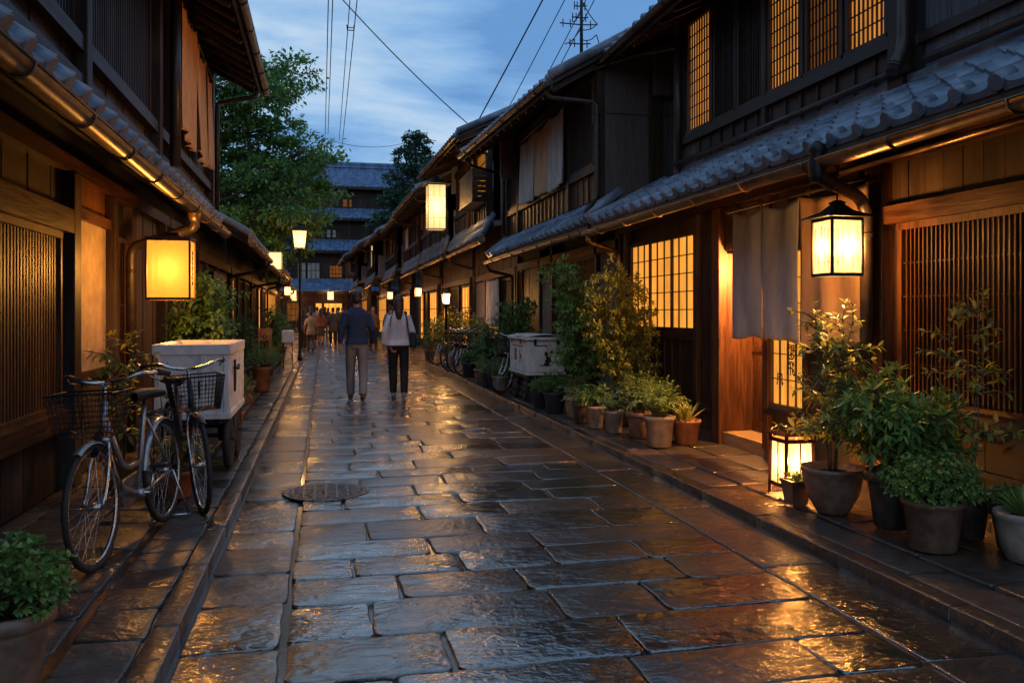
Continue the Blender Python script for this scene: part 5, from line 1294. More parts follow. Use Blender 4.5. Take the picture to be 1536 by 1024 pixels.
# ------------------------------------------------------------------ bicycles
def make_bicycle(name, label, frame_m='steel', group=None):
    t = thing(name, label, 'bicycle', (0,0,0), 0, group)
    R = .325
    def wheel(cx_):
        mb = MB(); mb.tube([(cx_+cos(a)*(R-.028), 0, R+sin(a)*(R-.028)) for a in np.linspace(0, 2*pi, 40, endpoint=False)], .011, 7, closed=True)
        mb.tube([(cx_,-.045,R),(cx_,.045,R)], .018, 10)
        w_ = mb.build('wheel', M['steel'], t)
        mb = MB(); mb.tube([(cx_+cos(a)*(R-.008), 0, R+sin(a)*(R-.008)) for a in np.linspace(0, 2*pi, 44, endpoint=False)], .017, 8, closed=True); mb.build('tyre', M['rubber'], w_)
        mb = MB()
        for k in range(32):
            a = 2*pi*k/32; s_ = .035 if k % 2 else -.035; a2 = a + (.35 if (k//2) % 2 else -.35)
            mb.tube([(cx_+cos(a2)*.017, s_, R+sin(a2)*.017), (cx_+cos(a)*(R-.035), 0, R+sin(a)*(R-.035))], .0016, 4, caps=False)
        mb.build('spoke_set', M['steel'], w_)
        # mudguard
        P = []
        for a in np.linspace(radians(62 if cx_ > 0 else 10), radians(175 if cx_ > 0 else 170), 18):
            if cx_ < 0: a = a
            P.append([(cx_+cos(a)*(R+.022+q2), q, R+sin(a)*(R+.022+q2)) for q, q2 in ((-.026,-.012),(-.015,0),(0,.004),(.015,0),(.026,-.012))])
        mb = MB(); mb.grid(P); mb.build('mudguard', M[frame_m], t)
    wheel(.53); wheel(-.53)
    bb = Vector((-.09,0,.27)); hub = Vector((-.53,0,R)); st = Vector((-.24,0,.70)); hb_ = Vector((.36,0,.66)); ht = Vector((.315,0,.86)); fh = Vector((.53,0,R))
    mb = MB(); mb.tube([bb, st, Vector((-.262,0,.78))], .0165, 10)
    mb.tube(pipe_bends([hb_+Vector((-.01,0,.04)), Vector((.20,0,.36)), bb], .25, 8), .019, 10)
    mb.tube(pipe_bends([ht+Vector((.02,0,-.06)), Vector((.10,0,.44)), bb.lerp(st,.42)], .28, 8), .016, 10)
    mb.tube([hb_, ht], .021, 10)
    for s_ in (-1,1):
        o = Vector((0,s_*.055,0)); mb.tube([bb+o*.5, hub+o], .009, 8); mb.tube([st+o*.4, hub+o], .008, 8)
    mb.tube([bb+Vector((0,-.04,0)), bb+Vector((0,.04,0))], .025, 10)
    mb.build('frame', M[frame_m], t)
    mb = MB()
    for s_ in (-1,1): mb.tube(pipe_bends([hb_+Vector((.0,s_*.025,0)), hb_+Vector((.05,s_*.05,-.10)), Vector((.46,s_*.05,.42)), fh+Vector((0,s_*.05,0))], .08), .011, 8)
    mb.tube([hb_+Vector((0,-.04,0)), hb_+Vector((0,.04,0))], .02, 8); mb.build('fork', M['steel'], t)
    # handlebar
    sp = Vector((.295,0,.96)); mb = MB(); mb.tube([ht, sp], .013, 8); 
    for s_ in (-1,1): mb.tube(pipe_bends([sp, sp+Vector((.04,s_*.10,.015)), sp+Vector((.02,s_*.19,.05)), sp+Vector((-.08,s_*.25,.045)), sp+Vector((-.20,s_*.27,.03))], .06), .011, 8)
    h_ = mb.build('handlebar', M['steel'], t)
    for s_ in (-1,1):
        mb = MB(); mb.tube([sp+Vector((-.10,s_*.255,.043)), sp+Vector((-.22,s_*.272,.028))], .017, 9); mb.build('grip', M['rubber'], h_)
        mb = MB(); mb.tube([sp+Vector((-.05,s_*.225,.03)), sp+Vector((-.10,s_*.235,.005)), sp+Vector((-.19,s_*.245,-.005))], .005, 6); mb.build('brake_lever', M['steel'], h_)
    # basket: wire mesh
    mb = MB(); x0, x1, y0, z0, z1 = .37, .64, .155, .70, .93
    def bp(u, v, side):
        k = .80+.20*v
        if side == 0: return Vector((x1-.04*(1-v), (u*2-1)*y0*k*1.12, z0+(z1-z0)*v))
        if side == 1: return Vector((x0+.02*(1-v), (u*2-1)*y0*k*1.12, z0+(z1-z0)*v))
        s_ = 1 if side == 2 else -1
        return Vector((x0+.02*(1-v)+(x1-x0-.06*(1-v))*u, s_*y0*k*1.12, z0+(z1-z0)*v))
    for sd in range(4):
        nU = 14
        for i in range(nU+1): mb.tube([bp(i/nU,0,sd), bp(i/nU,1,sd)], .0017, 4, caps=False)
        for j in range(9): mb.tube([bp(0,j/8,sd), bp(1,j/8,sd)], .0017 if j < 8 else .005, 4, caps=False)
    for i in range(13):
        u = i/12; mb.tube([bp(u,0,1), bp(u,0,0)], .0017, 4, caps=False); mb.tube([bp(u,0,2), bp(u,0,3)], .0017, 4, caps=False)
    mb.build('basket', M['iron'], t)
    # saddle
    P = []
    for i in range(9):
        f = i/8; x_ = -.40+.28*f; hw = .095*(1-f)**.6+.018; hw = hw if f > .05 else hw*.8
        P.append([(x_, hw*cos(a), .845+.012*sin(f*pi)+ (.028*sin(a) if sin(a) > 0 else .035*sin(a))) for a in np.linspace(0,2*pi,15)])
    mb = MB(); mb.grid(P); mb.add([P[0][i] for i in range(14)], [tuple(range(14))]); mb.tube([(-.262,0,.76),(-.275,0,.84)], .012, 8); mb.build('saddle', M['rubber'], t)
    # rear rack
    mb = MB()
    for yy in (-.06,-.03,0,.03,.06): mb.tube([(-.30,yy,.71),(-.72,yy*1.1,.71)], .004, 5)
    for xx in (-.32,-.45,-.58,-.71): mb.tube([(xx,-.066,.71),(xx,.066,.71)], .005, 5)
    for s_ in (-1,1): mb.tube([(-.60,s_*.066,.71),(-.53,s_*.06,R)], .004, 5); mb.tube([(-.34,s_*.05,.71),(-.25,s_*.02,.68)], .004, 5)
    mb.build('rear_rack', M['iron'], t)
    # chain guard, crank, pedals, stand
    mb = MB(); mb.tube([(bb.x,-.055,bb.z),(bb.x-.0,-.05,bb.z)], .01, 6); vs = []
    pts = [(bb.x+.09,bb.z+.0),(bb.x+.06,bb.z+.075),(bb.x-.02,bb.z+.09),(-.50,R+.055),(-.57,R+.03),(-.57,R-.03),(-.50,R-.045),(bb.x-.02,bb.z-.09),(bb.x+.06,bb.z-.07)]
    n = len(pts); vs = [(p[0],-.062,p[1]) for p in pts]+[(p[0],-.082,p[1]) for p in pts]
    mb.add(vs, [tuple(range(n))[::-1], tuple(range(n,2*n))]+[(i,(i+1)%n,(i+1)%n+n,i+n) for i in range(n)]); mb.build('chain_guard', M[frame_m], t)
    mb = MB(); mb.tube([bb+Vector((0,-.10,0)), bb+Vector((0,.075,0))], .009, 8)
    mb.tube([bb+Vector((0,-.10,0)), bb+Vector((.06,-.105,-.15))], .009, 6); mb.tube([bb+Vector((0,.075,0)), bb+Vector((-.06,.08,.15))], .009, 6)
    c_ = mb.build('crank', M['steel'], t)
    for p in (bb+Vector((.06,-.15,-.15)), bb+Vector((-.06,.125,.15))):
        mb = MB(); mb.box(p.x-.04,p.x+.04,p.y-.045,p.y+.045,p.z-.012,p.z+.012); mb.build('pedal', M['rubber'], c_)
    mb = MB(); mb.tube([(-.53,.06,R),(-.60,.13,.01)], .008, 6); mb.tube([(-.53,-.06,R),(-.60,-.11,.01)], .008, 6); mb.tube([(-.60,.14,.012),(-.60,-.12,.012)], .008, 6); mb.build('kickstand', M['steel'], t)
    mb = MB(); mb.tube([(.45,0,.62),(.50,0,.615)], [.02,.034], 10); mb.build('headlight', M['iron'], t)
    return t
BG = 'bicycles parked along the lane'
M['frame_silver'] = plain('silver_bike_paint', (.40,.37,.36), .3, .7, nscale=12, var=.15, bmp=0, coat=.4)
M['frame_green'] = plain('dark_bike_paint', (.06,.07,.09), .3, .5, nscale=12, var=.15, bmp=0, coat=.4)
b1 = make_bicycle('bicycle', 'silver city bicycle with black wire front basket, nearest on the left pavement', 'frame_silver', BG)
bd = make_bicycle('bicycle', 'dark bicycle half hidden behind the silver one, its front wheel turned to the kerb', 'frame_green', BG)
# heading from rear wheel to front wheel
def put(o, fx, fy, rx_, ry_, z=.05, tilt=0):
    a = atan2(fy-ry_, fx-rx_); o.location = ((fx+rx_)/2, (fy+ry_)/2, z); o.rotation_euler = (tilt, 0, a)
put(b1, -1.17, 4.80, -1.01, 5.82, tilt=radians(3))
put(bd, -.80, 5.98, -1.13, 6.98, tilt=radians(3))
bd.location.z = .05
far_b = []
for i, (fx, fy, rx_, ry_, lb) in enumerate((
  (2.98, 13.9, 3.75, 14.5, 'bicycle with a basket half hidden behind the white cart'),
  (2.96, 17.9, 3.70, 18.6, 'first of the far parked bicycles, next to the dark pot'),
  (2.98, 18.7, 3.72, 19.3, 'second far parked bicycle with rounded mudguard facing the lane'),
  (2.97, 19.7, 3.70, 20.3, 'third far parked bicycle, before the post lantern'),
  (2.98, 21.8, 3.72, 22.3, 'farthest parked bicycle, past the post lantern'))):
    o = dup(bd, (0,0,0), 0, lb, group=BG); put(o, fx, fy, rx_, ry_)

# ------------------------------------------------------------------ carts
def bevel(o, w_=.008, seg=2):
    md = o.modifiers.new('bevel', 'BEVEL'); md.width = w_; md.segments = seg; md.limit_method = 'ANGLE'; return o
def cartwheel(root, c, r, ax='x', w_=.05):
    cx_, cy_, cz_ = c; U = (Vector((0,1,0)) if ax == 'x' else Vector((1,0,0))); A = Vector((1,0,0)) if ax == 'x' else Vector((0,1,0)); C = Vector(c)
    mb = MB(); mb.tube([C + U*cos(a)*(r-w_*.5) + Vector((0,0,1))*sin(a)*(r-w_*.5) for a in np.linspace(0,2*pi,32,endpoint=False)], w_*.52, 10, closed=True)
    w0 = mb.build('wheel', M['rubber'], root)
    mb = MB(); mb.tube([C-A*.018, C+A*.018], r-w_, 22, smooth=False); mb.tube([C-A*.05, C+A*.05], .03, 12); mb.build('rim', M['iron'], w0)
# near left cart: X -1.62..-.78, Y 6.95..8.2
t = thing('box_cart', 'open white box cart on rubber wheels behind the left bicycles', 'cart', (-1.2,7.5,.05))
x0, x1, y0, y1, z0, z1 = -1.36, -.775, 7.36, 8.6, .55, 1.13
mb = MB(); th = .03
mb.box(x0,x1,y0,y0+th,z0,z1); mb.box(x0,x1,y1-th,y1,z0,z1); mb.box(x0,x0+th,y0+th,y1-th,z0,z1); mb.box(x1-th,x1,y0+th,y1-th,z0,z1); mb.box(x0+th,x1-th,y0+th,y1-th,z0,z0+.04)
bx_ = bevel(mb.build('box_body', M['white'], t), .006)
mb = MB(); e = .018
for a in ((x0-e,x1+e,y0-e,y0+.004),(x0-e,x1+e,y1-.004,y1+e),(x0-e,x0+.004,y0+.004,y1-.004),(x1-.004,x1+e,y0+.004,y1-.004)):
    mb.box(a[0],a[1],a[2],a[3],z1-.075,z1+.012); mb.box(a[0],a[1],a[2],a[3],z0-.035,z0+.02)
bevel(mb.build('rim_band', M['white'], t), .006)
for xx in (x0+.0, x0+.36, x1-.04):
    mb = MB(); mb.box(xx, xx+.04, y0-.010, y0+.004, z0+.02, z1-.075); bevel(mb.build('panel_rib', M['white'], t), .003)
for yy in (y0+.01, y0+.6, y1-.05):
    mb = MB(); mb.box(x1-.004, x1+.010, yy, yy+.05, z0+.02, z1-.075); bevel(mb.build('panel_rib', M['white'], t), .003)
# emblem: dark cup-shaped badge
mb = MB(); ex, ez = x1-.21, z0+.20
def blob_xz(mb, pts, y): n = len(pts); mb.add([(p[0],y,p[1]) for p in pts]+[(p[0],y-.003,p[1]) for p in pts], [tuple(range(n)), tuple(range(n,2*n))[::-1]]+[(i,(i+1)%n,(i+1)%n+n,i+n) for i in range(n)])
blob_xz(mb, [(ex-.030,ez+.08),(ex-.036,ez+.05),(ex-.030,ez),(ex-.022,ez-.06),(ex+.022,ez-.06),(ex+.030,ez),(ex+.036,ez+.05),(ex+.030,ez+.08),(ex+.012,ez+.10),(ex,ez+.085),(ex-.014,ez+.10)], y0-.003)
mb.build('emblem', M['ink'], bx_)
mb = MB()
for k in range(5): mb.box(ex-.022+.002*k, ex+.020-.002*k, y0-.009, y0-.0062, ez+.045-.021*k, ez+.053-.021*k)
for k in range(3): mb.box(ex-.016+.013*k, ex-.010+.013*k, y0-.0095, y0-.0065, ez-.03, ez+.06)
mb.build('emblem_mark', M['steel'], bx_)
mb = MB(); mb.box(x1+.002,x1+.012,7.75,7.85,z0+.16,z1-.14); mb.tube([(x1+.02,7.65,z1-.2),(x1+.035,7.8,z1-.22),(x1+.02,8.0,z1-.2)], .012, 6); mb.build('side_handle', M['iron'], t)
mb = MB()
for yy in (7.45, 8.45):
    mb.beam((x0+.05,yy,.50),(x1-.02,yy,.50), .04,.05)
for xx in (x0+.1, x1-.06): mb.beam((xx,7.36,.50),(xx,8.6,.50), .04,.05)
for yy in (7.65,8.3): mb.beam((x0+.08,yy,.34),(x1+.0,yy,.34), .035,.035)
for xx in (x1-.10, x0+.14):
    for yy in (7.55,7.75,8.2,8.4): mb.beam((xx,yy,.48),(xx,(7.65 if yy < 8 else 8.3),.30), .03,.03)
mb.build('undercarriage', M['iron'], t)
for xx in (x1-.03, x0+.06):
    for yy in (7.65, 8.3): cartwheel(t, (xx,yy,.05+.27), .27, 'x', .055)
# right white cart with lid
t = thing('box_cart', 'lidded white box cart with dark marks on the right pavement', 'cart', (3.35,12.9,.05))
x0, x1, y0, y1, z0, z1 = 3.02, 3.62, 12.3, 13.5, .50, .98
mb = MB(); mb.bevbox(x0,x1,y0,y1,z0,z1,.02); bx_ = mb.build('box_body', M['white'], t)
mb = MB(); vs = []
P = []
for i in range(9):
    u = i/8; yy = y0-.03+(y1-y0+.06)*u
    P.append([(x0-.03+(x1-x0+.06)*v, yy, z1+.06+.035*sin(pi*v)+.01*sin(pi*u*2)) for v in np.linspace(0,1,7)])
mb.grid(P); mb.box(x0-.03,x1+.03,y0-.03,y1+.03,z1+.012,z1+.058); bevel(mb.build('lid', M['white'], t), .006)
mb = MB(); mb.box(x0-.012,x1+.012,y0-.012,y1+.012,z0-.04,z0-.002); mb.build('base_band', M['white'], t)
for yy in (12.6, 13.2):
    mb = MB(); mb.box(x0-.036,x0-.028,yy-.02,yy+.02,z1-.05,z1+.03); mb.tube([(x0-.037,yy-.02,z1-.01),(x0-.037,yy+.02,z1-.01)], .006, 6); mb.build('latch', M['iron'], t)
for xx in (3.14,3.50):
    mb = MB(); mb.box(xx-.022,xx+.022,y0-.036,y0-.028,z1-.06,z1+.03); mb.tube([(xx-.02,y0-.037,z1+.0),(xx+.02,y0-.037,z1+.0)], .006, 6); mb.build('latch', M['iron'], t)
rr = random.Random(3); mb = MB()
for k in range(12):
    cxx = 3.36+rr.uniform(-.045,.05); czz = .72+rr.uniform(-.11,.11); r0 = rr.uniform(.018,.042)
    pts = [(cxx+cos(a)*r0*rr.uniform(.7,1.2), czz+sin(a)*r0*rr.uniform(.7,1.3)) for a in np.linspace(0,2*pi,9,endpoint=False)]
    blob_xz(mb, pts, y0-.002-.0004*k)
blob_xz(mb, [(3.22,.60),(3.40,.60),(3.40,.615),(3.22,.615)], y0-.002); blob_xz(mb, [(3.13,.90),(3.34,.90),(3.34,.915),(3.13,.915)], y0-.002)
mb.build('emblem', M['ink'], bx_)
mb = MB(); mb.box(x0-.004,x0-.001,12.75,12.79,.62,.82); mb.box(x0-.004,x0-.001,12.68,12.74,.70,.76); mb.box(x0-.004,x0-.001,13.0,13.14,.66,.84); mb.box(x0-.0045,x0-.001,12.55,13.3,.885,.90); mb.build('side_mark', M['copper'], bx_)
mb = MB(); mb.box(x0+.03,x1-.03,y0+.03,y1-.03,z0-.10,z0-.045)
for xx in (x0+.05,x1-.05):
    for yy in (12.42,13.38): mb.beam((xx,yy,z0-.05),(xx,yy,.20), .05,.05)
    mb.beam((xx,12.42,.24),(xx,13.38,.24), .03,.03)
mb.beam((x0+.05,12.45,.20),(x1-.05,12.45,.20), .03,.03); mb.build('undercarriage', M['iron'], t)
for xx in (x0+.03,x1-.03):
    for yy in (12.55,13.2): cartwheel(t, (xx,yy,.05+.15), .15, 'x', .05)

# ------------------------------------------------------------------ small street things
t = thing('menu_board', 'upright orange wooden signboard with dark characters on the left pavement', 'signboard', (-1.15,17.5,.05))
mb = MB(); vs = [(-1.28,17.52,.38),(-1.05,17.46,.38),(-1.00,17.46,1.10),(-1.29,17.52,1.10)]
mb.add(vs+[(a,b+.03,c) for a,b,c in vs], [(0,1,2,3),(7,6,5,4),(0,4,5,1),(1,5,6,2),(2,6,7,3),(3,7,4,0)]); mb.build('board', plain('orange_board', (.80,.28,.08), .6, nscale=9), t)
mb = MB()
for xx in (-1.25,-1.08): mb.beam((xx,17.52,.05),(xx,17.52,.40), .03,.03)
mb.build('stand', M['wood'], t)
for k, s_ in enumerate('心国心'): text_mesh(t, s_, (-1.155,17.468,.90-.21*k), (.12,.20,.12)[k], 'ink', (radians(90),0,radians(-14)))
t = thing('cool_box', 'small white box hung on a stand at the left kerb before the crowd', 'box', (-.85,21,.05))
mb = MB(); mb.bevbox(-.99,-.70,20.9,21.15,.68,.99,.03); mb.build('box_body', M['white'], t)
mb = MB()
for xx in (-.95,-.74): mb.beam((xx,21.02,.05),(xx,21.02,.68), .03,.03)
mb.build('stand', M['iron'], t)

# wires
def wire(label, p0, p1, sag, r=.012):
    p0 = Vector(p0); p1 = Vector(p1); pts = []
    for i in range(25):
        t_ = i/24; p = p0.lerp(p1, t_); p.z -= sag*4*t_*(1-t_); pts.append(p)
    mb = MB(); mb.tube(pts, r, 6); o = mb.build('overhead_wire', M['cable']); recenter(o, p0); tag(o, label, 'wire', 'overhead wires'); return o
wire('leftmost of the four near-vertical wires running along the lane', (.13,6,8.0), (.07,31.5,8.0), .1, .011)
wire('second of the near-vertical wires, close beside the leftmost', (.21,6,8.05), (.17,31.5,8.02), .1, .011)
wire('third of the near-vertical wires, left of the rightmost pair', (.50,6,8.0), (.60,33,8.1), .1, .010)
wire('fourth of the near-vertical wires, with a spacer near its top', (.66,6,8.0), (.72,34,8.0), .1, .011)
mb = MB(); mb.tube([(.52,19.2,7.92),(.53,19.2,7.80),(.67,19.2,7.80),(.68,19.2,7.92)], .014, 6); mb.tube([(.52,19.2,7.86),(.68,19.2,7.86)], .010, 6); o = mb.build('wire_spacer', M['cable']); recenter(o, (.6,19.2,7.86)); tag(o, 'small bracket spacing the rightmost two near-vertical wires', 'bracket')
wire('thin wire slanting across the sky from upper left down to the right roofs', (-2.2,17,10.6), (3.9,19.9,5.6), .35, .012)
wire('thick black wire falling steeply to the right-hand roof ridge', (4.9,12,9.4), (3.2,19,5.3), .05, .016)
wire('second steep wire, just right of the thick black one', (5.2,12,9.4), (3.8,19,5.4), .05, .010)
wire('third steep wire, left one of the close pair by the antenna', (5.6,12,9.6), (4.3,18.2,5.6), .08, .010)
wire('rightmost steep wire, nearest the antenna', (5.75,12,9.6), (4.5,18,5.7), .08, .010)
wire('faint low wire behind the big tree toward the conifer', (-.6,50,11.9), (5.0,52,12.0), .5, .015)
# antenna mast on the roof of house B
t = thing('antenna_mast', 'black rooftop antenna mast with cross arms against the sky', 'antenna', (4.42,14.0,5.3))
mx_, my_ = 4.42, 14.0
mb = MB(); mb.tube([(mx_,my_,5.3),(mx_,my_,8.2)], [.035,.02], 8); mb.build('mast', M['iron'], t)
for k, (zz, l) in enumerate(((6.12,.26),(6.46,.42),(6.58,.2),(6.78,.16),(7.3,.3))):
    mb = MB(); mb.tube([(mx_-l,my_-.1,zz-.03),(mx_,my_,zz),(mx_+l*.7,my_+.05,zz+.04)], .012, 5)
    for q in (-1,-.6,.5): mb.tube([(mx_+l*q*.8,my_,zz-.06),(mx_+l*q*.8,my_,zz+.08)], .010, 5)
    mb.build('cross_arm', M['iron'], t)
mb = MB()
for a, b in (((mx_,my_,6.9),(mx_+.3,my_,6.5)),((mx_+.3,my_,6.5),(mx_,my_,6.38)),((mx_-.3,my_,6.1),(mx_,my_,6.4)),((mx_,my_,6.7),(mx_-.18,my_,6.5)),((mx_,my_,6.2),(mx_+.28,my_,6.3)),((mx_+.28,my_,6.3),(mx_+.9,my_+1,5.9))): 
    mb.tube(curve_pts(a, b, -.05, 4, .01), .009, 5)
mb.build('cable', M['cable'], t)

# ------------------------------------------------------------------ people
def fuse(mb, name, m, parent, voxel, sm=2):
    me = bpy.data.meshes.new('tmp'); me.from_pydata([tuple(v) for v in mb.v], [], mb.f); o = bpy.data.objects.new('tmp', me); COL.objects.link(o)
    md = o.modifiers.new('r', 'REMESH'); md.mode = 'VOXEL'; md.voxel_size = voxel; md.use_smooth_shade = True
    if sm: s_ = o.modifiers.new('s', 'SMOOTH'); s_.iterations = sm; s_.factor = .5
    dg = bpy.context.evaluated_depsgraph_get(); dg.update()
    me2 = bpy.data.meshes.new_from_object(o.evaluated_get(dg)); bpy.data.objects.remove(o)
    me2.name = name; me2.materials.clear(); me2.materials.append(m)
    me2.polygons.foreach_set('use_smooth', [True]*len(me2.polygons))
    ob = bpy.data.objects.new(name, me2); COL.objects.link(ob); ob.parent = parent; return ob
def rings(mb, rs, n=20):
    vs = []; 
    for (x, y, z, rx, ry) in rs:
        for k in range(n):
            a = 2*pi*k/n; ca, sa = cos(a), sin(a); e = .85
            vs.append((x+rx*math.copysign(abs(ca)**e, ca), y+ry*math.copysign(abs(sa)**e, sa), z))
    m = len(rs); fs = [(i*n+k, i*n+(k+1)%n, (i+1)*n+(k+1)%n, (i+1)*n+k) for i in range(m-1) for k in range(n)]
    fs += [tuple(range(n))[::-1], tuple(range((m-1)*n, m*n))]; mb.add(vs, fs)
def ell(mb, c, r, nu=14, nv=10):
    prof = [(sin(pi*i/nv), -cos(pi*i/nv)) for i in range(nv+1)]; prof[0] = (.02,-1); prof[-1] = (.02,1)
    vs = [(c[0]+q*r[0]*cos(2*pi*k/nu), c[1]+q*r[1]*sin(2*pi*k/nu), c[2]+z*r[2]) for q, z in prof for k in range(nu)]
    m = len(prof); mb.add(vs, [(i*nu+k, i*nu+(k+1)%nu, (i+1)*nu+(k+1)%nu, (i+1)*nu+k) for i in range(m-1) for k in range(nu)]+[tuple(range(nu))[::-1], tuple(range((m-1)*nu, m*nu))])
_cm = {}
def cm(c, rough=.85):
    if c not in _cm: _cm[c] = cloth('cloth_%d' % len(_cm), c, rough, 120)
    return _cm[c]
def person(label, loc, rz, H, top, bottom, shoes, hair, long_hair=False, female=False, stride=.16, skirt=False, coat=0, vox=.011, near=True, bag=None, backpack=None, arm=.0, group=None, cap=None, build_=1.0):
    t = thing('person', label, 'person', (0,0,0), 0, group)
    sw = (.165 if female else .185)*build_; hw = (.165 if female else .155)*build_
    fl, fr = (stride, -stride)        # left foot forward, right foot back
    kn = {-1: (-.095, .04+fl*.55, .50), 1: (.095, .02+fr*.25, .49)}
    an = {-1: (-.085, fl, .085), 1: (.085, fr, .10)}
    el_ = {-1: (-(sw+.065), -.03-arm*.3, 1.13), 1: (sw+.065, -.01+arm*.2, 1.13)}
    wr = {-1: (-(sw+.085), .0-arm, .90), 1: (sw+.085, .10+arm, .90)}
    mb = MB()
    rings(mb, [(0,0,.84,.12,.08),(0,0,.92,hw,.115),(0,0,1.03,.135,.10),(0,0,1.12,.13,.10),(0,0,1.28,.165,.112),(0,0,1.38,sw-.01,.108),(0,0,1.44,sw-.05,.085),(0,0,1.475,.075,.068)])
    mb.tube([(0,0,1.44),(0,.01,1.54),(0,.015,1.60)], [.062,.054,.052], 14)
    ell(mb, (0,.015,1.645), (.076,.096,.115)); ell(mb, (0,.045,1.585), (.052,.062,.055)); ell(mb, (0,.115,1.63), (.012,.016,.02)); ell(mb, (0,.10,1.592), (.024,.012,.008))
    for s_ in (-1,1):
        ell(mb, (s_*.078,.0,1.635), (.010,.02,.03))
        mb.tube([(s_*(sw-.02),0,1.41), el_[s_], wr[s_]], [.052,.042,.029], 12)
        mb.tube([(s_*.085,0,.90), kn[s_], (an[s_][0], an[s_][1]-.02, an[s_][2]+.02)], [.088,.060,.038], 14)
        # hand: palm, four curled fingers, thumb
        w_ = Vector(wr[s_]); mb.tube([w_, w_+Vector((0,.005,-.04)), w_+Vector((0,.008,-.095))], [.026,.030,.026], 10)
        for q in range(4):
            b0 = w_ + Vector((0, .030-.020*q, -.085)); l = (.062,.070,.066,.052)[q]
            mb.tube([b0, b0+Vector((-s_*.004,.003,-l*.5)), b0+Vector((-s_*.018,.006,-l*.95))], [.0085,.008,.0065], 7)
        mb.tube([w_+Vector((0,.022,-.03)), w_+Vector((-s_*.008,.048,-.062)), w_+Vector((-s_*.012,.052,-.095))], [.011,.0095,.008], 7)
    fuse(mb, 'body', M['skin'], t, min(vox, .0085) if near else vox, 1)
    # trousers / skirt
    mb = MB()
    if skirt:
        rings(mb, [(0,0,.45,.19,.15),(0,0,.6,.185,.15),(0,0,.9,hw+.018,.13),(0,0,1.05,.14,.11)])
        mb2 = MB()
        for s_ in (-1,1): mb2.tube([(s_*.085,0,.70), kn[s_], an[s_]], [.07,.062,.045], 12)
        fuse(mb2, 'tights', cm((.02,.02,.025)), t, vox)
    else:
        rings(mb, [(0,0,.83,.12,.10),(0,0,.92,hw+.016,.13),(0,0,1.04,.145,.115)])
        lw = (.092,.076,.060) if female else (.098,.076,.064)
        for s_ in (-1,1): mb.tube([(s_*.085,0,.93), kn[s_], (an[s_][0], an[s_][1]-.005, an[s_][2]+.0)], list(lw), 16)
    fuse(mb, 'skirt' if skirt else 'trousers', cm(bottom), t, vox)
    # top
    mb = MB(); zb = .90 - coat; fl_ = 1.18 if female else 1.04
    rings(mb, ([(0,0,zb,(hw+.04)*fl_,.15)] if coat else []) + [(0,0,.90,(hw+.028)*fl_,.142*fl_),(0,-.0,1.0,(.158)*fl_,.128),(0,0,1.12,.152*(1.06 if female else 1),.122),(0,0,1.28,.18,.128),(0,0,1.38,sw+.008,.122),(0,0,1.44,sw-.035,.10),(0,0,1.485,.085,.078),(0,.005,1.50,.068,.068)], 24)
    for s_ in (-1,1):
        w_ = Vector(wr[s_]); e_ = Vector(el_[s_]); mb.tube([(s_*(sw-.03),0,1.40), e_, e_.lerp(w_,.93)], [.072,.056 if not female else .062,.040 if not female else .05], 14)
    fuse(mb, 'coat' if coat > .1 else 'shirt', cm(top), t, vox)
    # hair
    mb = MB(); ell(mb, (0,-.008,1.665), (.087,.098,.108))
    if long_hair: mb.tube([(0,-.05,1.68),(0,-.085,1.58),(0,-.105,1.46),(0,-.12,1.34)], [.075,.078,.07,.035], 14); ell(mb, (0,-.075,1.56), (.088,.05,.12))
    else: ell(mb, (0,-.035,1.63), (.080,.075,.085))
    fuse(mb, 'hair', cm(hair, .5), t, vox)
    if cap: mb = MB(); ell(mb, (0,0,1.70), (.095,.105,.075)); mb.tube([(0,.09,1.69),(0,.14,1.68)], [.06,.045], 10); fuse(mb, 'cap', cm(cap), t, vox)
    for s_ in (-1,1):
        a = Vector(an[s_]); mb = MB(); yb = a.y; lift = .0 if s_ < 0 else .03
        mb.tube([(a.x,yb-.06,.035+lift),(a.x,yb,.05+lift*.7),(a.x,yb+.10,.040),(a.x,yb+.17,.032)], [.036,.045,.042,.030], 12); mb.tube([(a.x,yb-.01,.05),(a.x,yb-.01,.12)], [.042,.044], 12)
        fuse(mb, 'shoe', cm(shoes, .5), t, vox)
        if near: mb = MB(); ell(mb, (s_*.03,.098,1.648), (.011,.010,.007)); mb.build('eye', M['ink'], t)
    if backpack:
        mb = MB(); rings(mb, [(0,-.17,1.02,.12,.06),(0,-.175,1.1,.13,.07),(0,-.17,1.32,.12,.065),(0,-.16,1.40,.09,.04)]); fuse(mb, 'backpack', cm(backpack), t, vox)
    if bag:
        mb = MB()
        mb.tube([(.10,-.05,1.475),(.135,-.122,1.36),(.15,-.14,1.2),(.17,-.13,1.08)], .014, 8); mb.tube([(.10,-.04,1.48),(.13,.05,1.47),(.14,.14,1.30),(.20,.12,1.10)], .014, 8)
        mb.tube([(-.10,-.05,1.475),(-.135,-.122,1.36),(-.15,-.14,1.22)], .012, 8)
        rings(mb, [(.235,-.03,.86,.05,.13),(.24,-.03,.92,.07,.15),(.235,-.03,1.08,.06,.14),(.22,-.03,1.13,.03,.12)]); fuse(mb, 'shoulder_bag', cm(bag), t, vox)
    t.location = loc; t.rotation_euler = (0,0,rz); t.scale = (H/1.755,)*3
    return t
navy = (.018,.040,.11); gray = (.22,.225,.26); lilac = (.72,.68,.72); blk = (.015,.015,.018)
person('man in dark navy sweater and grey trousers walking away, left of the near pair', (.53,13.7,.0), radians(2), 1.76, navy, gray, (.12,.05,.025), (.03,.02,.015), stride=.19)
person('woman in loose white top and black leggings walking away, right of the near pair', (1.22,13.9,.0), radians(-3), 1.70, lilac, blk, (.30,.27,.25), (.05,.025,.015), True, True, stride=.15, bag=(.03,.03,.04))
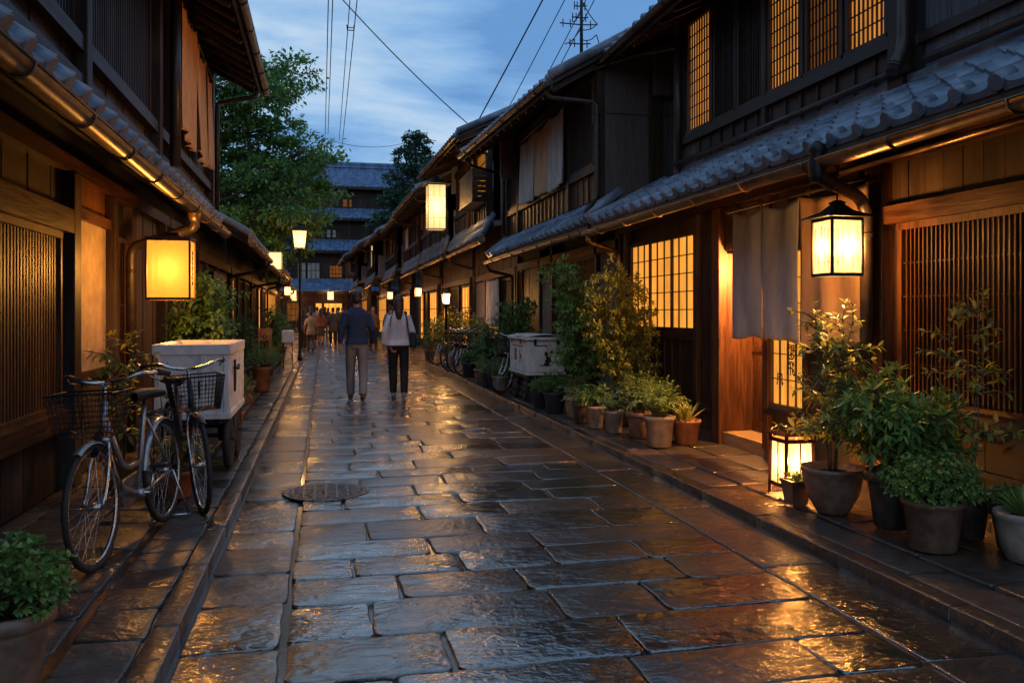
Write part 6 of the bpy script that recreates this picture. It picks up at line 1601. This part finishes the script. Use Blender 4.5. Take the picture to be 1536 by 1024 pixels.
CG = 'distant people in the lane'
crowd = [
 ('distant woman in rust top and grey skirt, left of the close pair ahead', -.10, 37.5, 1.62, (.22,.07,.04), (.07,.06,.06), True, (.02,.015,.012), 0),
 ('distant person in a grey coat and black trousers, right of the close pair ahead', .42, 37.8, 1.66, (.08,.08,.09), blk, False, (.02,.015,.012), .3),
 ('distant person in a black jacket with dark skirt, just left of the navy-sweater man', 1.15, 36.0, 1.64, (.02,.02,.025), (.10,.10,.11), True, (.02,.015,.012), 0),
 ('distant person in pale blue shirt behind the close pair', -.3, 43, 1.72, (.25,.32,.42), blk, False, (.03,.02,.02), 0),
 ('distant person in dark clothes at the left kerb beyond the white box', -.75, 33, 1.62, (.03,.04,.07), blk, False, (.02,.015,.01), .1),
 ('distant person in a cream top leaning at the left kerb', -.45, 31.5, 1.5, (.36,.27,.2), (.1,.09,.08), False, (.03,.02,.02), .2),
 ('distant person in a white top far ahead between the groups', .75, 46, 1.7, (.3,.3,.34), blk, False, (.03,.02,.02), 0),
 ('distant person in slate blue far ahead at centre', 1.1, 50, 1.75, (.08,.12,.2), blk, False, (.02,.02,.02), 0),
 ('distant dark figure near the bright doorway', .3, 54, 1.75, (.03,.03,.04), blk, False, (.02,.02,.02), .1),
 ('distant figure in brown behind the navy-sweater man', 1.5, 44, 1.7, (.14,.08,.06), blk, False, (.02,.02,.02), .1),
 ('person in tan seen between the walking pair', 1.9, 33, 1.66, (.30,.18,.12), (.04,.04,.05), False, (.02,.02,.02), 0),
 ('person in a grey shirt by the right shops, seen past the white-topped woman', 2.35, 30, 1.7, (.16,.17,.2), (.05,.05,.06), False, (.02,.02,.02), 0),
 ('distant figure in black at the far left', -.9, 42, 1.7, (.03,.03,.035), blk, False, (.02,.02,.02), .1),
 ('distant figure in an olive jacket between the two groups', .7, 40.5, 1.7, (.06,.07,.04), blk, False, (.02,.02,.02), .1),
 ('distant figure in a pale grey hoodie behind the left group', -.55, 39.5, 1.72, (.22,.22,.24), blk, False, (.02,.02,.02), 0),
 ('distant short figure in a dark dress near the right shops', 1.7, 39, 1.58, (.03,.03,.05), (.03,.03,.05), True, (.02,.015,.012), 0),
 ('distant figure in light blue jeans and black top far ahead', .1, 47.5, 1.76, (.02,.02,.02), (.10,.14,.22), False, (.02,.02,.02), 0),
 ('distant figure in a wine coloured coat right of the doorway glow', 1.35, 53, 1.7, (.12,.02,.03), blk, False, (.02,.02,.02), .25),
 ('distant figure in a dull red top far ahead', -.2, 52, 1.65, (.25,.07,.05), blk, False, (.02,.02,.02), 0)]
for i, (lb, x, y, H, tp, bt, sk, hr, ct) in enumerate(crowd):
    person(lb, (x,y,0), radians((i*53) % 30-15 + (180 if i in (6,10) else 0)), H, tp, bt, (.03,.03,.03), hr, i % 2 == 0, sk, stride=.08+.03*(i % 4), skirt=sk, coat=ct, vox=.026, near=False, group=CG)
